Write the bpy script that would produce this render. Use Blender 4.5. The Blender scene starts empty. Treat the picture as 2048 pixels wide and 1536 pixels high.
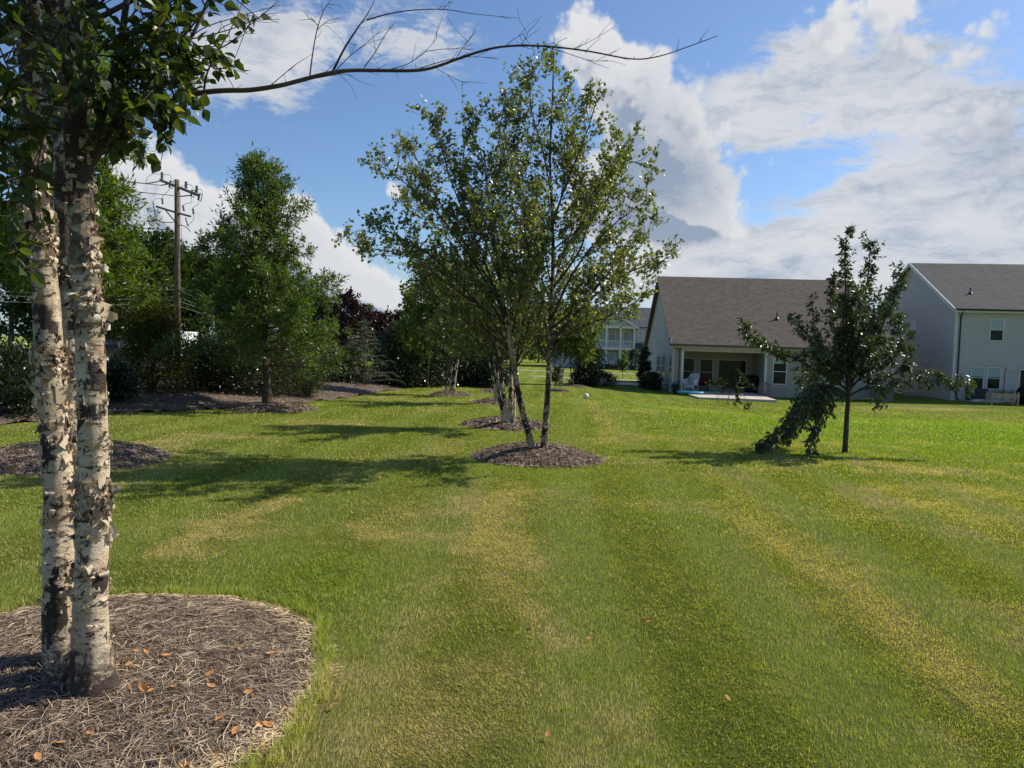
import bpy, math, random
import numpy as np
from mathutils import Vector, Matrix

# ---------------------------------------------------------------- camera
SC = bpy.context.scene
F = 1420.0            # focal length in pixels of the 2048 px wide photograph
CAM = np.array([0.0, 0.0, 1.65])
PITCH = math.atan((768 - 701) / F); ROLL = math.atan(0.0305)
_f = np.array([0, math.cos(PITCH), -math.sin(PITCH)])
_r0 = np.array([1.0, 0, 0]); _u0 = np.array([0, math.sin(PITCH), math.cos(PITCH)])
_R = math.cos(ROLL) * _r0 + math.sin(ROLL) * _u0
_U = -math.sin(ROLL) * _r0 + math.cos(ROLL) * _u0
cd = bpy.data.cameras.new('camera'); cam = bpy.data.objects.new('camera', cd)
SC.collection.objects.link(cam); SC.camera = cam
cd.sensor_width = 36; cd.lens = 36 * F / 2048; cd.clip_start = 0.05; cd.clip_end = 4000
cam.matrix_world = Matrix(((_R[0], _U[0], -_f[0], CAM[0]), (_R[1], _U[1], -_f[1], CAM[1]), (_R[2], _U[2], -_f[2], CAM[2]), (0, 0, 0, 1)))

def ray(px, py):
    return _f + (px - 1024) / F * _R - (py - 768) / F * _U
def P(px, py, Y):
    d = ray(px, py); return CAM + d * (Y / d[1])

# ---------------------------------------------------------------- sun and exposure
SUN_AZ, SUN_EL = math.radians(63), math.radians(43)     # azimuth from +Y towards +X
sd = bpy.data.lights.new('sun', 'SUN'); sun = bpy.data.objects.new('sun', sd); SC.collection.objects.link(sun)
sd.energy = 4.6; sd.angle = math.radians(0.5); sd.color = (1.0, 0.92, 0.77)
SV = Vector((math.sin(SUN_AZ) * math.cos(SUN_EL), math.cos(SUN_AZ) * math.cos(SUN_EL), math.sin(SUN_EL)))
sun.rotation_euler = SV.to_track_quat('Z', 'Y').to_euler(); sun.location = (30, 20, 40)
SC.view_settings.view_transform = 'Standard'; SC.view_settings.look = 'None'
SC.view_settings.exposure = 0.45; SC.view_settings.gamma = 1
SC.render.resolution_x = 1024; SC.render.resolution_y = 768
try: SC.cycles.max_bounces = 6; SC.cycles.transparent_max_bounces = 4
except Exception: pass

# ---------------------------------------------------------------- world: sky and clouds
class NT:
    """tiny node-tree builder"""
    def __init__(s, nt): s.nt = nt; s.L = nt.links; s.nt.nodes.clear()
    def n(s, t, **k):
        o = s.nt.nodes.new(t)
        for a, b in k.items(): setattr(o, a, b)
        return o
    def link(s, a, b): s.L.new(a, b)
    def _in(s, sock, v):
        if v is None: return
        if isinstance(v, bpy.types.NodeSocket): s.L.new(v, sock)
        else:
            try: sock.default_value = v
            except Exception: sock.default_value = (v[0], v[1], v[2], 1) if hasattr(v, '__len__') else (v, v, v)
    def m(s, op, a, b=None, c=None, clamp=False):
        o = s.n('ShaderNodeMath', operation=op, use_clamp=clamp)
        for i, v in enumerate((a, b, c)): s._in(o.inputs[i], v)
        return o.outputs[0]
    def v(s, op, a, b=None, out=0):
        o = s.n('ShaderNodeVectorMath', operation=op); s._in(o.inputs[0], a)
        if op == 'SCALE': s._in(o.inputs[3], b)
        else: s._in(o.inputs[1], b)
        return o.outputs[out]
    def mix(s, f, a, b, mode='MIX'):
        o = s.n('ShaderNodeMix', data_type='RGBA', blend_type=mode)
        s._in(o.inputs[0], f)
        for i, v in ((6, a), (7, b)):
            if isinstance(v, bpy.types.NodeSocket): s.L.new(v, o.inputs[i])
            else: o.inputs[i].default_value = (v[0], v[1], v[2], 1)
        return o.outputs[2]
    def noise(s, vec, scale, detail=4, rough=.5, dist=0, out=0, dim='3D'):
        o = s.n('ShaderNodeTexNoise', noise_dimensions=dim)
        if vec is not None: s.L.new(vec, o.inputs['Vector'])
        o.inputs['Scale'].default_value = scale; o.inputs['Detail'].default_value = detail
        o.inputs['Roughness'].default_value = rough; o.inputs['Distortion'].default_value = dist
        return o.outputs[out]
    def ramp(s, f, lo, hi, smooth=True):
        o = s.n('ShaderNodeMapRange', interpolation_type='SMOOTHSTEP' if smooth else 'LINEAR'); s._in(o.inputs[0], f)
        s._in(o.inputs[1], lo); s._in(o.inputs[2], hi); return o.outputs[0]
    def comb(s, x, y, z):
        o = s.n('ShaderNodeCombineXYZ')
        for i, v in enumerate((x, y, z)): s._in(o.inputs[i], v)
        return o.outputs[0]
    def sep(s, v):
        o = s.n('ShaderNodeSeparateXYZ'); s.L.new(v, o.inputs[0]); return o.outputs

world = bpy.data.worlds.new('World'); SC.world = world; world.use_nodes = True
try: world.cycles.sampling_method = 'MANUAL'; world.cycles.sample_map_resolution = 256
except Exception: pass
W = NT(world.node_tree)
sky = W.n('ShaderNodeTexSky', sky_type='NISHITA'); sky.sun_disc = False
sky.sun_elevation = SUN_EL; sky.sun_rotation = SUN_AZ; sky.altitude = 100; sky.air_density = 1.0; sky.dust_density = 0.6; sky.ozone_density = 2.0
geo = W.n('ShaderNodeTexCoord').outputs['Generated']
dirv = W.v('NORMALIZE', geo)
dx, dy, dz = W.sep(dirv)
az = W.m('ARCTAN2', dx, dy); el = W.m('ARCSINE', dz)
AE = W.comb(az, el, 0.0)
def azel(px, py):
    d = ray(px, py); d = d / np.linalg.norm(d); return math.atan2(d[0], d[1]), math.asin(d[2])
def blobs(vec, lst):
    """sum of soft elliptical masses placed by sky direction"""
    tot = None
    for (px, py, rx, ry, w) in lst:
        a, e = azel(px, py); rx *= 1.12; ry *= 1.12
        d = W.v('MULTIPLY', W.v('SUBTRACT', vec, (a, e, 0)), (F / rx, F / ry, 0))
        q = W.v('DOT_PRODUCT', d, d, out=1)
        g = W.m('MULTIPLY', W.m('POWER', 2.718, W.m('MULTIPLY', q, -1.0)), w)
        tot = g if tot is None else W.m('ADD', tot, g)
    return tot
CUM = [(270, 335, 75, 85, 1.1), (430, 450, 110, 75, 1.1), (300, 480, 130, 90, 1), (560, 470, 90, 60, .9), (630, 500, 75, 65, 1), (700, 580, 90, 60, .95),
       (780, 605, 70, 35, .8), (560, 610, 160, 70, .9), (790, 385, 45, 30, .62),
       (1150, 70, 55, 55, 1.0), (1215, 120, 60, 60, 1.0), (1270, 190, 95, 75, 1.1), (1330, 310, 120, 105, 1.15), (1400, 390, 85, 60, .9), (1340, 450, 105, 45, 1.0), (1230, 390, 100, 90, .9),
       (1640, 85, 60, 45, .6), (1750, 60, 95, 42, .72), (1890, 120, 80, 36, .6), (1700, 5, 110, 28, .62),
       (2000, 230, 80, 60, .8), (2020, 340, 75, 45, .85), (1970, 50, 90, 50, .6), (380, 570, 240, 70, .95), (250, 520, 120, 80, .9), (1310, 440, 150, 45, .8), (1400, 460, 70, 35, .7), (700, 640, 60, 25, .5), (620, 560, 90, 50, .8)]
CIR = [(1750, 120, 190, 80, .72), (1600, 100, 50, 50, .6), (1950, 200, 110, 50, .6), (1480, 195, 85, 26, .95), (1640, 190, 140, 40, .95), (1480, 255, 60, 36, .8), (1750, 530, 360, 40, .9), (1450, 560, 200, 26, .8), (1240, 560, 90, 40, .4), (500, 110, 120, 75, .8), (620, 70, 70, 45, .75), (830, 80, 115, 52, .95), (480, 150, 110, 60, .55), (1600, 265, 120, 18, .6), (1830, 240, 110, 26, .7), (1880, 335, 170, 50, .85),
       (1980, 400, 170, 70, .85), (1800, 420, 150, 50, .75), (1640, 495, 300, 38, .7), (1450, 510, 150, 36, .7), (1900, 470, 260, 70, .8), (1550, 545, 260, 35, .8), (1900, 545, 230, 35, .8), (800, 560, 120, 30, .4), (1240, 620, 120, 25, .5)]
DRK = [(1990, 330, 75, 42, .6), (2030, 250, 60, 40, .5), (1300, 380, 130, 55, .8), (1590, 515, 18, 16, .8), (1500, 555, 60, 14, .5), (1950, 510, 120, 25, .35), (1830, 110, 90, 35, .35), (1330, 260, 70, 80, .5), (2030, 120, 50, 40, .3)]
warp = W.v('SCALE', W.v('SUBTRACT', W.noise(dirv, 14, 4, .6, out=1), (.5, .5, .5)), .045)
AEw = W.v('ADD', AE, warp)
def puffs(vec, det):
    o = W.n('ShaderNodeTexVoronoi', feature='F1'); W.link(vec, o.inputs['Vector']); o.inputs['Scale'].default_value = 17; o.inputs['Detail'].default_value = det; o.inputs['Roughness'].default_value = .5; o.inputs['Lacunarity'].default_value = 2.5
    return W.m('MULTIPLY', W.m('SUBTRACT', .52, o.outputs[0]), 1.5)
def cumulus(ae, dv, det):
    n = W.noise(dv, 10, det, .6)
    return W.m('ADD', W.m('ADD', blobs(ae, CUM), W.m('MULTIPLY', W.m('SUBTRACT', n, .5), 1.1)), W.m('MULTIPLY', puffs(W.v('ADD', dv, W.v('SCALE', warp, .3)), 2.0), .55)), n
fieldC, nA = cumulus(AEw, dirv, 8)
fieldC2, _n = cumulus(W.v('ADD', AEw, (.010, .016, 0)), W.v('ADD', dirv, (.009, .003, .015)), 4)
streak = W.v('MULTIPLY', W.v('ADD', dirv, W.v('SCALE', warp, .8)), (1, 1, 3.4))
nB = W.noise(streak, 11, 8, .68, .4); nB2 = W.noise(W.v('MULTIPLY', dirv, (1, 1, 2.2)), 42, 4, .7)
fieldR = W.m('ADD', W.m('ADD', blobs(AEw, CIR), W.m('MULTIPLY', W.m('SUBTRACT', nB, .5), 2.3)), W.m('MULTIPLY', W.m('SUBTRACT', nB2, .5), .9))
dC = W.ramp(fieldC, .33, .72); dR = W.m('MULTIPLY', W.ramp(fieldR, .36, 1.05), .95)
lit = W.ramp(W.m('SUBTRACT', fieldC, fieldC2), -.26, .30)
thick = W.ramp(fieldC, .55, 1.7)
shade = W.m('MULTIPLY', W.m('SUBTRACT', 1.0, lit), W.m('ADD', .25, W.m('MULTIPLY', thick, .55)))
drk = W.m('MULTIPLY', W.m('MULTIPLY', blobs(AEw, DRK), W.ramp(nA, .1, .65)), W.m('ADD', .55, W.m('MULTIPLY', nB2, .9)))
shade = W.m('ADD', W.m('ADD', shade, W.m('MULTIPLY', thick, .18)), drk, clamp=True)
cloudcol = W.mix(shade, (6.9, 6.95, 7.1), (2.7, 3.35, 4.4))
circol = W.mix(W.m('ADD', W.ramp(W.m('ADD', W.m('MULTIPLY', nB, .85), W.m('MULTIPLY', nB2, .15)), .42, .80), drk, clamp=True), (6.3, 6.4, 6.6), (3.0, 3.7, 4.8))
skyc = W.mix(1.0, sky.outputs[0], (.90, 1.04, 1.20), 'MULTIPLY')
low = W.m('MULTIPLY', W.ramp(el, .20, -.02), .55)
skyc = W.mix(low, skyc, (3.6, 4.6, 5.6))
c1 = W.mix(dR, skyc, circol); c2 = W.mix(dC, c1, cloudcol)
bg = W.n('ShaderNodeBackground'); W.link(c2, bg.inputs[0]); bg.inputs[1].default_value = 0.082
wo = W.n('ShaderNodeOutputWorld'); W.link(bg.outputs[0], wo.inputs[0])

# ---------------------------------------------------------------- terrain height
_TC = np.array([(0, 0, 0), (-8, 2, 0), (8, 2, 0), (0, 8, 0), (-8, 10, 0), (8, 9, -.03), (0, 15, 0), (0, 22, -.08), (0, 30, -.18), (6, 13, -.08), (12, 20, -.28),
    (12, 30, -.6), (11, 38, -.88), (14, 40, -.88), (10, 45, -.70), (20, 40, -.85), (20, 48, -.7), (28, 45, -.63), (24, 34, -.7), (2, 42, -.42), (4, 55, -.5), (-6, 25, -.1), (-10, 14, 0), (-10, 30, -.2),
    (-20, 38, -.42), (-30, 70, -.5), (-25, 90, -.5), (5, 80, -.5), (20, 90, -.6), (0, 120, -.45), (-40, 40, -.5), (50, 50, -.6), (40, 20, -.3), (-30, 10, -.1), (0, -20, 0), (25, 5, -.1), (9, 60, -.6), (0, 300, -.4), (150, 150, -.5), (-150, 150, -.5), (-100, 20, -.5), (100, 20, -.5), (0, -100, 0)])
def terr(x, y):
    x = np.asarray(x, float); y = np.asarray(y, float); num = 0; den = 0
    for (cx, cy, cz) in _TC:
        s = 2.5 + .06 * math.hypot(cx, cy)
        w = 1.0 / ((x - cx) ** 2 + (y - cy) ** 2 + s * s) ** 2
        num = num + w * cz; den = den + w
    return num / den
def G(px, py):
    d = ray(px, py); z = 0.0
    for _ in range(40):
        t = (z - CAM[2]) / d[2]; p = CAM + d * t; z = .5 * z + .5 * float(terr(p[0], p[1]))
    return p

# ---------------------------------------------------------------- numpy noise
def _hash(ix, iy, seed):
    h = (ix * 374761393 + iy * 668265263 + seed * 974634777) & 0xffffffff
    h = ((h ^ (h >> 13)) * 1274126177) & 0xffffffff
    return ((h ^ (h >> 16)) & 0xffff) / 65535.0
def vnoise(x, y, seed=0):
    x = np.asarray(x, float); y = np.asarray(y, float)
    ix = np.floor(x).astype(np.int64); iy = np.floor(y).astype(np.int64); fx = x - ix; fy = y - iy
    fx = fx * fx * (3 - 2 * fx); fy = fy * fy * (3 - 2 * fy)
    a = _hash(ix, iy, seed); b = _hash(ix + 1, iy, seed); c = _hash(ix, iy + 1, seed); d = _hash(ix + 1, iy + 1, seed)
    return (a * (1 - fx) + b * fx) * (1 - fy) + (c * (1 - fx) + d * fx) * fy
def fbm(x, y, seed=0, o=4):
    s = 0; a = .5; t = 0
    for k in range(o): s = s + a * vnoise(x * 2 ** k, y * 2 ** k, seed + k); t += a; a *= .55
    return s / t

# ---------------------------------------------------------------- mesh helpers
class MB:
    def __init__(s): s.V = []; s.FQ = []; s.FT = []; s.n = 0; s.A = {}
    def add(s, V, F=None, **attr):
        V = np.asarray(V, float).reshape(-1, 3); s.V.append(V)
        if F is not None and len(F):
            F = np.asarray(F, np.int64) + s.n
            (s.FQ if F.shape[1] == 4 else s.FT).append(F)
        for k, a in attr.items(): s.A.setdefault(k, []).append((s.n, np.broadcast_to(np.asarray(a, float), (len(V),))))
        s.n += len(V); return s
    def box(s, x0, x1, y0, y1, z0, z1, M=None):
        V = np.array([(x, y, z) for z in (z0, z1) for y in (y0, y1) for x in (x0, x1)], float)
        if M is not None: V = V @ np.asarray(M[0]).T + np.asarray(M[1])
        return s.add(V, [(0, 2, 3, 1), (4, 5, 7, 6), (0, 1, 5, 4), (2, 6, 7, 3), (0, 4, 6, 2), (1, 3, 7, 5)])
    def tube(s, pts, rad, n=6, cap=True, **attr):
        p = np.asarray(pts, float); k = len(p); r = np.broadcast_to(np.asarray(rad, float), (k,))
        t = np.gradient(p, axis=0); t /= np.linalg.norm(t, axis=1)[:, None] + 1e-12
        ref = np.array([0, 0, 1.0]) if abs(t[0][2]) < .9 else np.array([1.0, 0, 0])
        u = np.cross(t[0], ref); u /= np.linalg.norm(u); U = [u]
        for i in range(1, k):
            u = U[-1] - t[i] * np.dot(U[-1], t[i]); u /= np.linalg.norm(u) + 1e-12; U.append(u)
        U = np.array(U); Vv = np.cross(t, U)
        a = np.arange(n) * 2 * math.pi / n
        V = p[:, None, :] + r[:, None, None] * (np.cos(a)[None, :, None] * U[:, None, :] + np.sin(a)[None, :, None] * Vv[:, None, :])
        V = V.reshape(-1, 3)
        i = np.arange(k - 1)[:, None] * n; j = np.arange(n)[None, :]; j2 = (j + 1) % n
        Fq = np.stack([i + j, i + j2, i + n + j2, i + n + j], -1).reshape(-1, 4)
        if cap:
            V = np.vstack([V, p[0], p[-1]]); c0 = k * n
            jj = np.arange(n); s.add(V, Fq, **attr)
            s.FT.append(np.stack([np.full(n, c0), (jj + 1) % n, jj], 1) + s.n - len(V))
            s.FT.append(np.stack([np.full(n, c0 + 1), (k - 1) * n + jj, (k - 1) * n + (jj + 1) % n], 1) + s.n - len(V))
        else: s.add(V, Fq, **attr)
        return s
    def build(s, name, mat, parent=None, smooth=False, loc=None, **props):
        me = bpy.data.meshes.new(name)
        V = np.vstack(s.V) if s.V else np.zeros((0, 3))
        if parent is not None and loc is None: loc = (0, 0, 0); off = np.array(parent.matrix_world.translation) if parent.parent is None else np.zeros(3)
        off = np.array(_off(parent)) if parent is not None else (np.array(loc) if loc is not None else np.zeros(3))
        V = V - off
        FT = np.vstack(s.FT) if s.FT else np.zeros((0, 3), np.int64); FQ = np.vstack(s.FQ) if s.FQ else np.zeros((0, 4), np.int64)
        me.vertices.add(len(V)); me.vertices.foreach_set('co', V.astype(np.float32).ravel())
        nl = FT.size + FQ.size; me.loops.add(nl); me.loops.foreach_set('vertex_index', np.concatenate([FT.ravel(), FQ.ravel()]).astype(np.int32))
        nf = len(FT) + len(FQ); me.polygons.add(nf)
        ls = np.concatenate([np.arange(len(FT)) * 3, FT.size + np.arange(len(FQ)) * 4]).astype(np.int32)
        me.polygons.foreach_set('loop_start', ls)
        me.polygons.foreach_set('use_smooth', np.full(nf, bool(smooth)))
        for k, lst in s.A.items():
            arr = np.zeros(len(V), np.float32)
            for (st, a) in lst: arr[st:st + len(a)] = a
            at = me.attributes.new(k, 'FLOAT', 'POINT'); at.data.foreach_set('value', arr)
        me.update(calc_edges=True)
        o = bpy.data.objects.new(name, me); SC.collection.objects.link(o)
        if mat is not None: me.materials.append(mat)
        if parent is not None: o.parent = parent; _OFF[o.name] = _off(parent)
        else: o.location = off; _OFF[o.name] = tuple(off)
        for k, v in props.items(): o[k] = v
        return o
_OFF = {}
def _off(o): return _OFF.get(o.name, (0, 0, 0))
def thing(name, label, cat, loc=(0, 0, 0), group=None):
    o = bpy.data.objects.new(name, None); SC.collection.objects.link(o); o.location = tuple(loc); _OFF[o.name] = tuple(loc)
    o['label'] = label; o['category'] = cat
    if group: o['group'] = group
    o.empty_display_size = .2
    return o
def tag(o, label, cat, group=None, kind=None):
    if label: o['label'] = label
    if cat: o['category'] = cat
    if group: o['group'] = group
    if kind: o['kind'] = kind
    return o
def copy_tree(o, loc, label=None, rz=0, sc=None):
    c = o.copy(); SC.collection.objects.link(c); c.location = loc; c.rotation_euler = (0, 0, rz)
    if sc: c.scale = sc if hasattr(sc, '__len__') else (sc,) * 3
    if label: c['label'] = label
    for ch in [q for q in bpy.data.objects if q.parent == o]:
        d = ch.copy(); SC.collection.objects.link(d); d.parent = c
        for g in [q for q in bpy.data.objects if q.parent == ch]:
            e = g.copy(); SC.collection.objects.link(e); e.parent = d
    return c

# ---------------------------------------------------------------- materials
def newmat(name):
    m = bpy.data.materials.new(name); m.use_nodes = True; N = NT(m.node_tree)
    out = N.n('ShaderNodeOutputMaterial'); return m, N, out
def principled(N, col, rough=.8, spec=.3, normal=None, metal=0):
    b = N.n('ShaderNodeBsdfPrincipled'); N._in(b.inputs['Base Color'], col if isinstance(col, bpy.types.NodeSocket) else (*col, 1))
    N._in(b.inputs['Roughness'], rough); b.inputs['Metallic'].default_value = metal
    b.inputs['Specular IOR Level'].default_value = spec
    if normal is not None: N.link(normal, b.inputs['Normal'])
    return b
def bump(N, h, strength=.5, dist=.01):
    b = N.n('ShaderNodeBump'); b.inputs['Strength'].default_value = strength; b.inputs['Distance'].default_value = dist
    N.link(h, b.inputs['Height']); return b.outputs[0]
def attr(N, name):
    a = N.n('ShaderNodeAttribute', attribute_name=name); return a.outputs['Fac']
def pos(N): return N.n('ShaderNodeNewGeometry').outputs['Position']
def objco(N): return N.n('ShaderNodeTexCoord').outputs['Object']
def plain(name, col, rough=.6, spec=.3, var=.12, scale=3.0, metal=0, bmp=0):
    m, N, out = newmat(name); c = objco(N)
    f = N.noise(c, scale, 5, .6)
    a = tuple(x * (1 - var) for x in col); b = tuple(min(1, x * (1 + var)) for x in col)
    n = bump(N, N.noise(c, scale * 12, 4, .6), bmp, .01) if bmp else None
    N.link(principled(N, N.mix(N.ramp(f, .3, .7), a, b), rough, spec, n, metal).outputs[0], out.inputs[0]); return m
def leafmat(name, c1, c2, c3=None, transl=.35, rough=.45, spec=.4, tcol=None):
    """foliage: colour differs leaf by leaf, light shines through the blade"""
    m, N, out = newmat(name); r = attr(N, 'rnd')
    col = N.mix(r, c1, c2)
    if c3: col = N.mix(N.ramp(r, .93, .96), col, c3)
    p = principled(N, col, rough, spec)
    t = N.n('ShaderNodeBsdfTranslucent')
    tc = N.mix(1.0, col, tcol or (1.9, 2.0, .7), 'MULTIPLY'); N.link(tc, t.inputs[0])
    mx = N.n('ShaderNodeMixShader'); mx.inputs[0].default_value = transl
    N.link(p.outputs[0], mx.inputs[1]); N.link(t.outputs[0], mx.inputs[2]); N.link(mx.outputs[0], out.inputs[0]); return m

# ================================================================ GROUND
# patches of dry turf: (px, py, rx px, ry px, strength)
DRY = [(1010, 1010, 90, 55, 0.90), (975, 1085, 90, 60, 0.80), (1030, 1160, 60, 60, 0.50), (470, 1045, 120, 25, 0.70), (380, 1090, 60, 20, 0.70), (880, 1240, 81, 48, 0.34), (830, 1330, 99, 72, 0.31),
       (800, 1450, 135, 64, 0.34), (640, 1530, 126, 48, 0.31), (1560, 1050, 90, 40, 0.60), (1650, 1120, 110, 40, 0.60), (1740, 1200, 81, 36, 0.31), (1840, 1290, 72, 32, 0.25), (1780, 935, 110, 12, 0.90), (1860, 1000, 200, 30, 0.45),
       (2000, 1460, 108, 72, 0.37), (1980, 990, 140, 30, 0.50), (740, 1070, 110, 25, 0.45), (1280, 1190, 81, 32, 0.15), (1480, 1330, 99, 48, 0.19), (1250, 1430, 90, 40, 0.19),
       (760, 800, 90, 6, 0.35), (640, 850, 160, 8, 0.30), (430, 870, 110, 8, 0.50), (320, 890, 90, 10, 0.45), (1830, 817, 130, 5, 0.90), (1600, 880, 120, 12, 0.25), (1420, 860, 40, 20, 0.30), (1120, 1300, 72, 40, 0.19),(1500, 960, 60, 25, 0.35)]
LUSH = [(1900, 860, 330, 35, 1.0), (1750, 880, 200, 25, .8), (1100, 960, 60, 25, .3), (620, 1160, 180, 60, .35)]
def _patch(x, y, lst, wob=.0):
    wx = x + (fbm(x * 1.3, y * 1.3, 5, 5) - .5) * (1.1 + .03 * y) ; wy = y + (fbm(x * 1.3 + 9, y * 1.3, 9, 5) - .5) * (1.2 + .06 * y); t = 0
    for (px, py, rx, ry, s) in lst:
        c = G(px, py); hx = abs(G(px + rx, py)[0] - c[0]); e = G(px, py - ry * .7); hy = abs(e[1] - c[1]) + .05
        q = ((wx - c[0]) / hx) ** 2 + ((wy - c[1]) / hy) ** 2
        t = np.maximum(t, s * np.exp(-q ** 1.3))
    return t
TRK = []
for px, w, s_ in (([(338, 1108), (400, 1070), (470, 1035), (580, 1000)], .16, .75), ([(990, 1150), (1030, 1190), (1080, 1240), (1130, 1290)], .14, .6), ([(940, 1100), (985, 1040), (1020, 985)], .22, .8), ([(1490, 1040), (1560, 1090), (1640, 1140), (1740, 1200), (1850, 1290), (1960, 1400)], .26, .6), ([(1330, 870), (1420, 930), (1500, 1000), (1580, 1080)], .2, .35), ([(840, 1230), (800, 1290), (780, 1360), (760, 1440)], .2, .45), ([(1180, 800), (1200, 830), (1230, 870)], .35, .4)):
    TRK.append(([tuple(G(a, b)[:2]) for a, b in px], w, s_))
def dryness(x, y):
    n = fbm(x * .9, y * .9, 21, 5); n2 = fbm(x * 6, y * 6, 33, 3)
    n3 = fbm(x * 2.6 + 5, y * 2.6, 61, 4); d = _patch(x, y, DRY) * (.25 + .75 * n2 + .9 * np.clip(n3 - .25, 0, 1)) + np.clip((n - .50) * 2.0, 0, .4) * (.5 + n3) + (n2 - .5) * .45 + .04
    for pts, w, s_ in TRK:
        for k in range(len(pts) - 1):
            a, b = np.array(pts[k]), np.array(pts[k + 1]); ab = b - a; t = np.clip(((x - a[0]) * ab[0] + (y - a[1]) * ab[1]) / (ab @ ab), 0, 1)
            q = np.hypot(x - a[0] - t * ab[0], y - a[1] - t * ab[1]) / (w * (.6 + .9 * n3)); d = np.maximum(d, 1.25 * s_ * np.exp(-q ** 2) * (.55 + .8 * n2))
    return np.clip(d, 0, 1)
def lushness(x, y): return np.clip(_patch(x, y, LUSH) + (fbm(x * .4, y * .4, 77) - .55) * .8 , 0, 1)
def stripes(x, y):   # mower passes running away from the viewer
    u = x - .075 * y + .25 * np.sin(y * .15)
    return .5 + .5 * np.tanh(2.5 * np.sin(u * 2 * math.pi / 1.25)) * (.6 + .8 * fbm(x * .5, y * .15, 91))

# mulch beds: name, centre x, y, rx, ry, height
BEDS = [('fg', -2.10, 3.33, 1.25, 1.22, .13), ('oak', -5.98, 9.55, 1.25, 1.25, .22), ('mid', .42, 11.05, 1.02, 1.02, .20), ('two', -.10, 15.7, 1.0, 1.05, .16),
        ('pin', -6.1, 18.2, 1.05, 1.25, .16), ('thr', -.45, 23.6, .9, 1.3, .12), ('lft', -2.35, 27.6, .85, 1.4, .13), ('fou', -.9, 31.5, .55, 1.3, .08), ('rgt', 2.55, 38.5, .6, 1.6, .10), ('far', 4.3, 46, .7, 2.0, .1)]
LONGBED = np.array([(-11.2, 9.5), (-9.35, 12.6), (-8.75, 15.4), (-7.9, 16.6), (-6.9, 17.9), (-6.2, 20.6), (-5.3, 24.5), (-4.9, 30), (-4.6, 38), (-2.0, 42), (-1.5, 50), (-2.5, 60), (-14, 62), (-15, 45), (-15.5, 30), (-16.5, 18), (-19, 9.5)])
def in_poly(x, y, poly):
    c = np.zeros(np.shape(x), bool); n = len(poly); j = n - 1
    for i in range(n):
        xi, yi = poly[i]; xj, yj = poly[j]
        k = ((yi > y) != (yj > y)) & (x < (xj - xi) * (y - yi) / (yj - yi + 1e-12) + xi); c = c ^ k; j = i
    return c
def wobf(a, b): return 1 + .035 * np.sin(3 * a + b[1] * 7) + .025 * np.sin(5 * a + b[2] * 3) + .012 * np.sin(11 * a) + .010 * np.sin(19 * a + 2) + .009 * np.sin(37 * a + b[1]) + .006 * np.sin(61 * a)
def bed_q(x, y, b):
    wob = wobf(np.arctan2(y - b[2], x - b[1]), b)
    return np.sqrt(((x - b[1]) / (b[3] * wob)) ** 2 + ((y - b[2]) / (b[4] * wob)) ** 2)
def in_beds(x, y, grow=0.0):
    m = in_poly(x, y, LONGBED)
    for b in BEDS: m = m | (bed_q(x, y, b) < 1 + grow)
    return m
def gz(x, y): return terr(x, y)

def grid_lines(a, b, fine_a, fine_b, h, g=1.12):
    L = list(np.arange(fine_a, fine_b + 1e-6, h)); s = h; v = fine_b
    while v < b: s *= g; v += s; L.append(v)
    s = h; v = fine_a; Lo = []
    while v > a: s *= g; v -= s; Lo.append(v)
    return np.array(Lo[::-1] + L)
gx = grid_lines(-900, 900, -7, 9, .11); gy = grid_lines(-300, 1500, 2, 16, .11, 1.06)
X, Y = np.meshgrid(gx, gy); x = X.ravel(); y = Y.ravel()
z = gz(x, y)
for b in BEDS[:1]:   # the soil is cut a little lower inside the near bed, leaving the turf edge standing
    q = bed_q(x, y, b); z = z - .035 * np.clip((1.02 - q) / .05, 0, 1)
mb = MB(); nx = len(gx); ny = len(gy)
i = np.arange(ny - 1)[:, None] * nx; j = np.arange(nx - 1)[None, :]
near = (np.abs(x) < 60) & (y < 90)
dr = np.zeros_like(x); lu = np.zeros_like(x); dr[near] = dryness(x[near], y[near]); lu[near] = lushness(x[near], y[near]); dr[~near] = .25
ql = bed_q(x, y, BEDS[0]); dr = np.where((ql > .9) & (ql < 1.06), 1, dr)
mb.add(np.stack([x, y, z], 1), np.stack([i + j, i + j + 1, i + nx + j + 1, i + nx + j], -1).reshape(-1, 4), dry=dr, lush=lu, strp=stripes(x, y), thatch=np.clip((15 - y) / 8, 0, 1) * (np.abs(x) < y * .8 + 1.5))

GREEN_A, GREEN_B = (.120, .172, .022), (.190, .238, .036); TAN = (.40, .31, .15); LUSHC = (.175, .285, .014)
m, N, out = newmat('lawn_ground'); p = pos(N)
n1 = N.noise(p, 1.6, 9, .72); n2 = N.noise(p, 38, 5, .7); n3 = N.noise(N.v('MULTIPLY', p, (1, 1, 1)), 170, 3, .7)
c = N.mix(N.ramp(n1, .35, .65), GREEN_A, GREEN_B)
c = N.mix(N.m('MULTIPLY', attr(N, 'strp'), .62), c, (.24, .285, .05))
c = N.mix(N.m('MULTIPLY', attr(N, 'lush'), .8), c, LUSHC)
d = N.m('ADD', attr(N, 'dry'), N.m('MULTIPLY', N.m('SUBTRACT', n2, .5), .9), clamp=True)
c = N.mix(N.m('MULTIPLY', N.ramp(d, .1, .95), .75), c, TAN)
c = N.mix(N.m('MULTIPLY', N.ramp(n3, .5, .75), .45), c, (.03, .05, .01))
c = N.mix(N.m('MULTIPLY', N.ramp(n3, .42, .25), .35), c, (.20, .24, .08))
c = N.mix(N.m('MULTIPLY', attr(N, 'thatch'), .5), c, N.mix(N.ramp(n3, .4, .6), (.075, .10, .02), (.22, .23, .075)))
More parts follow.
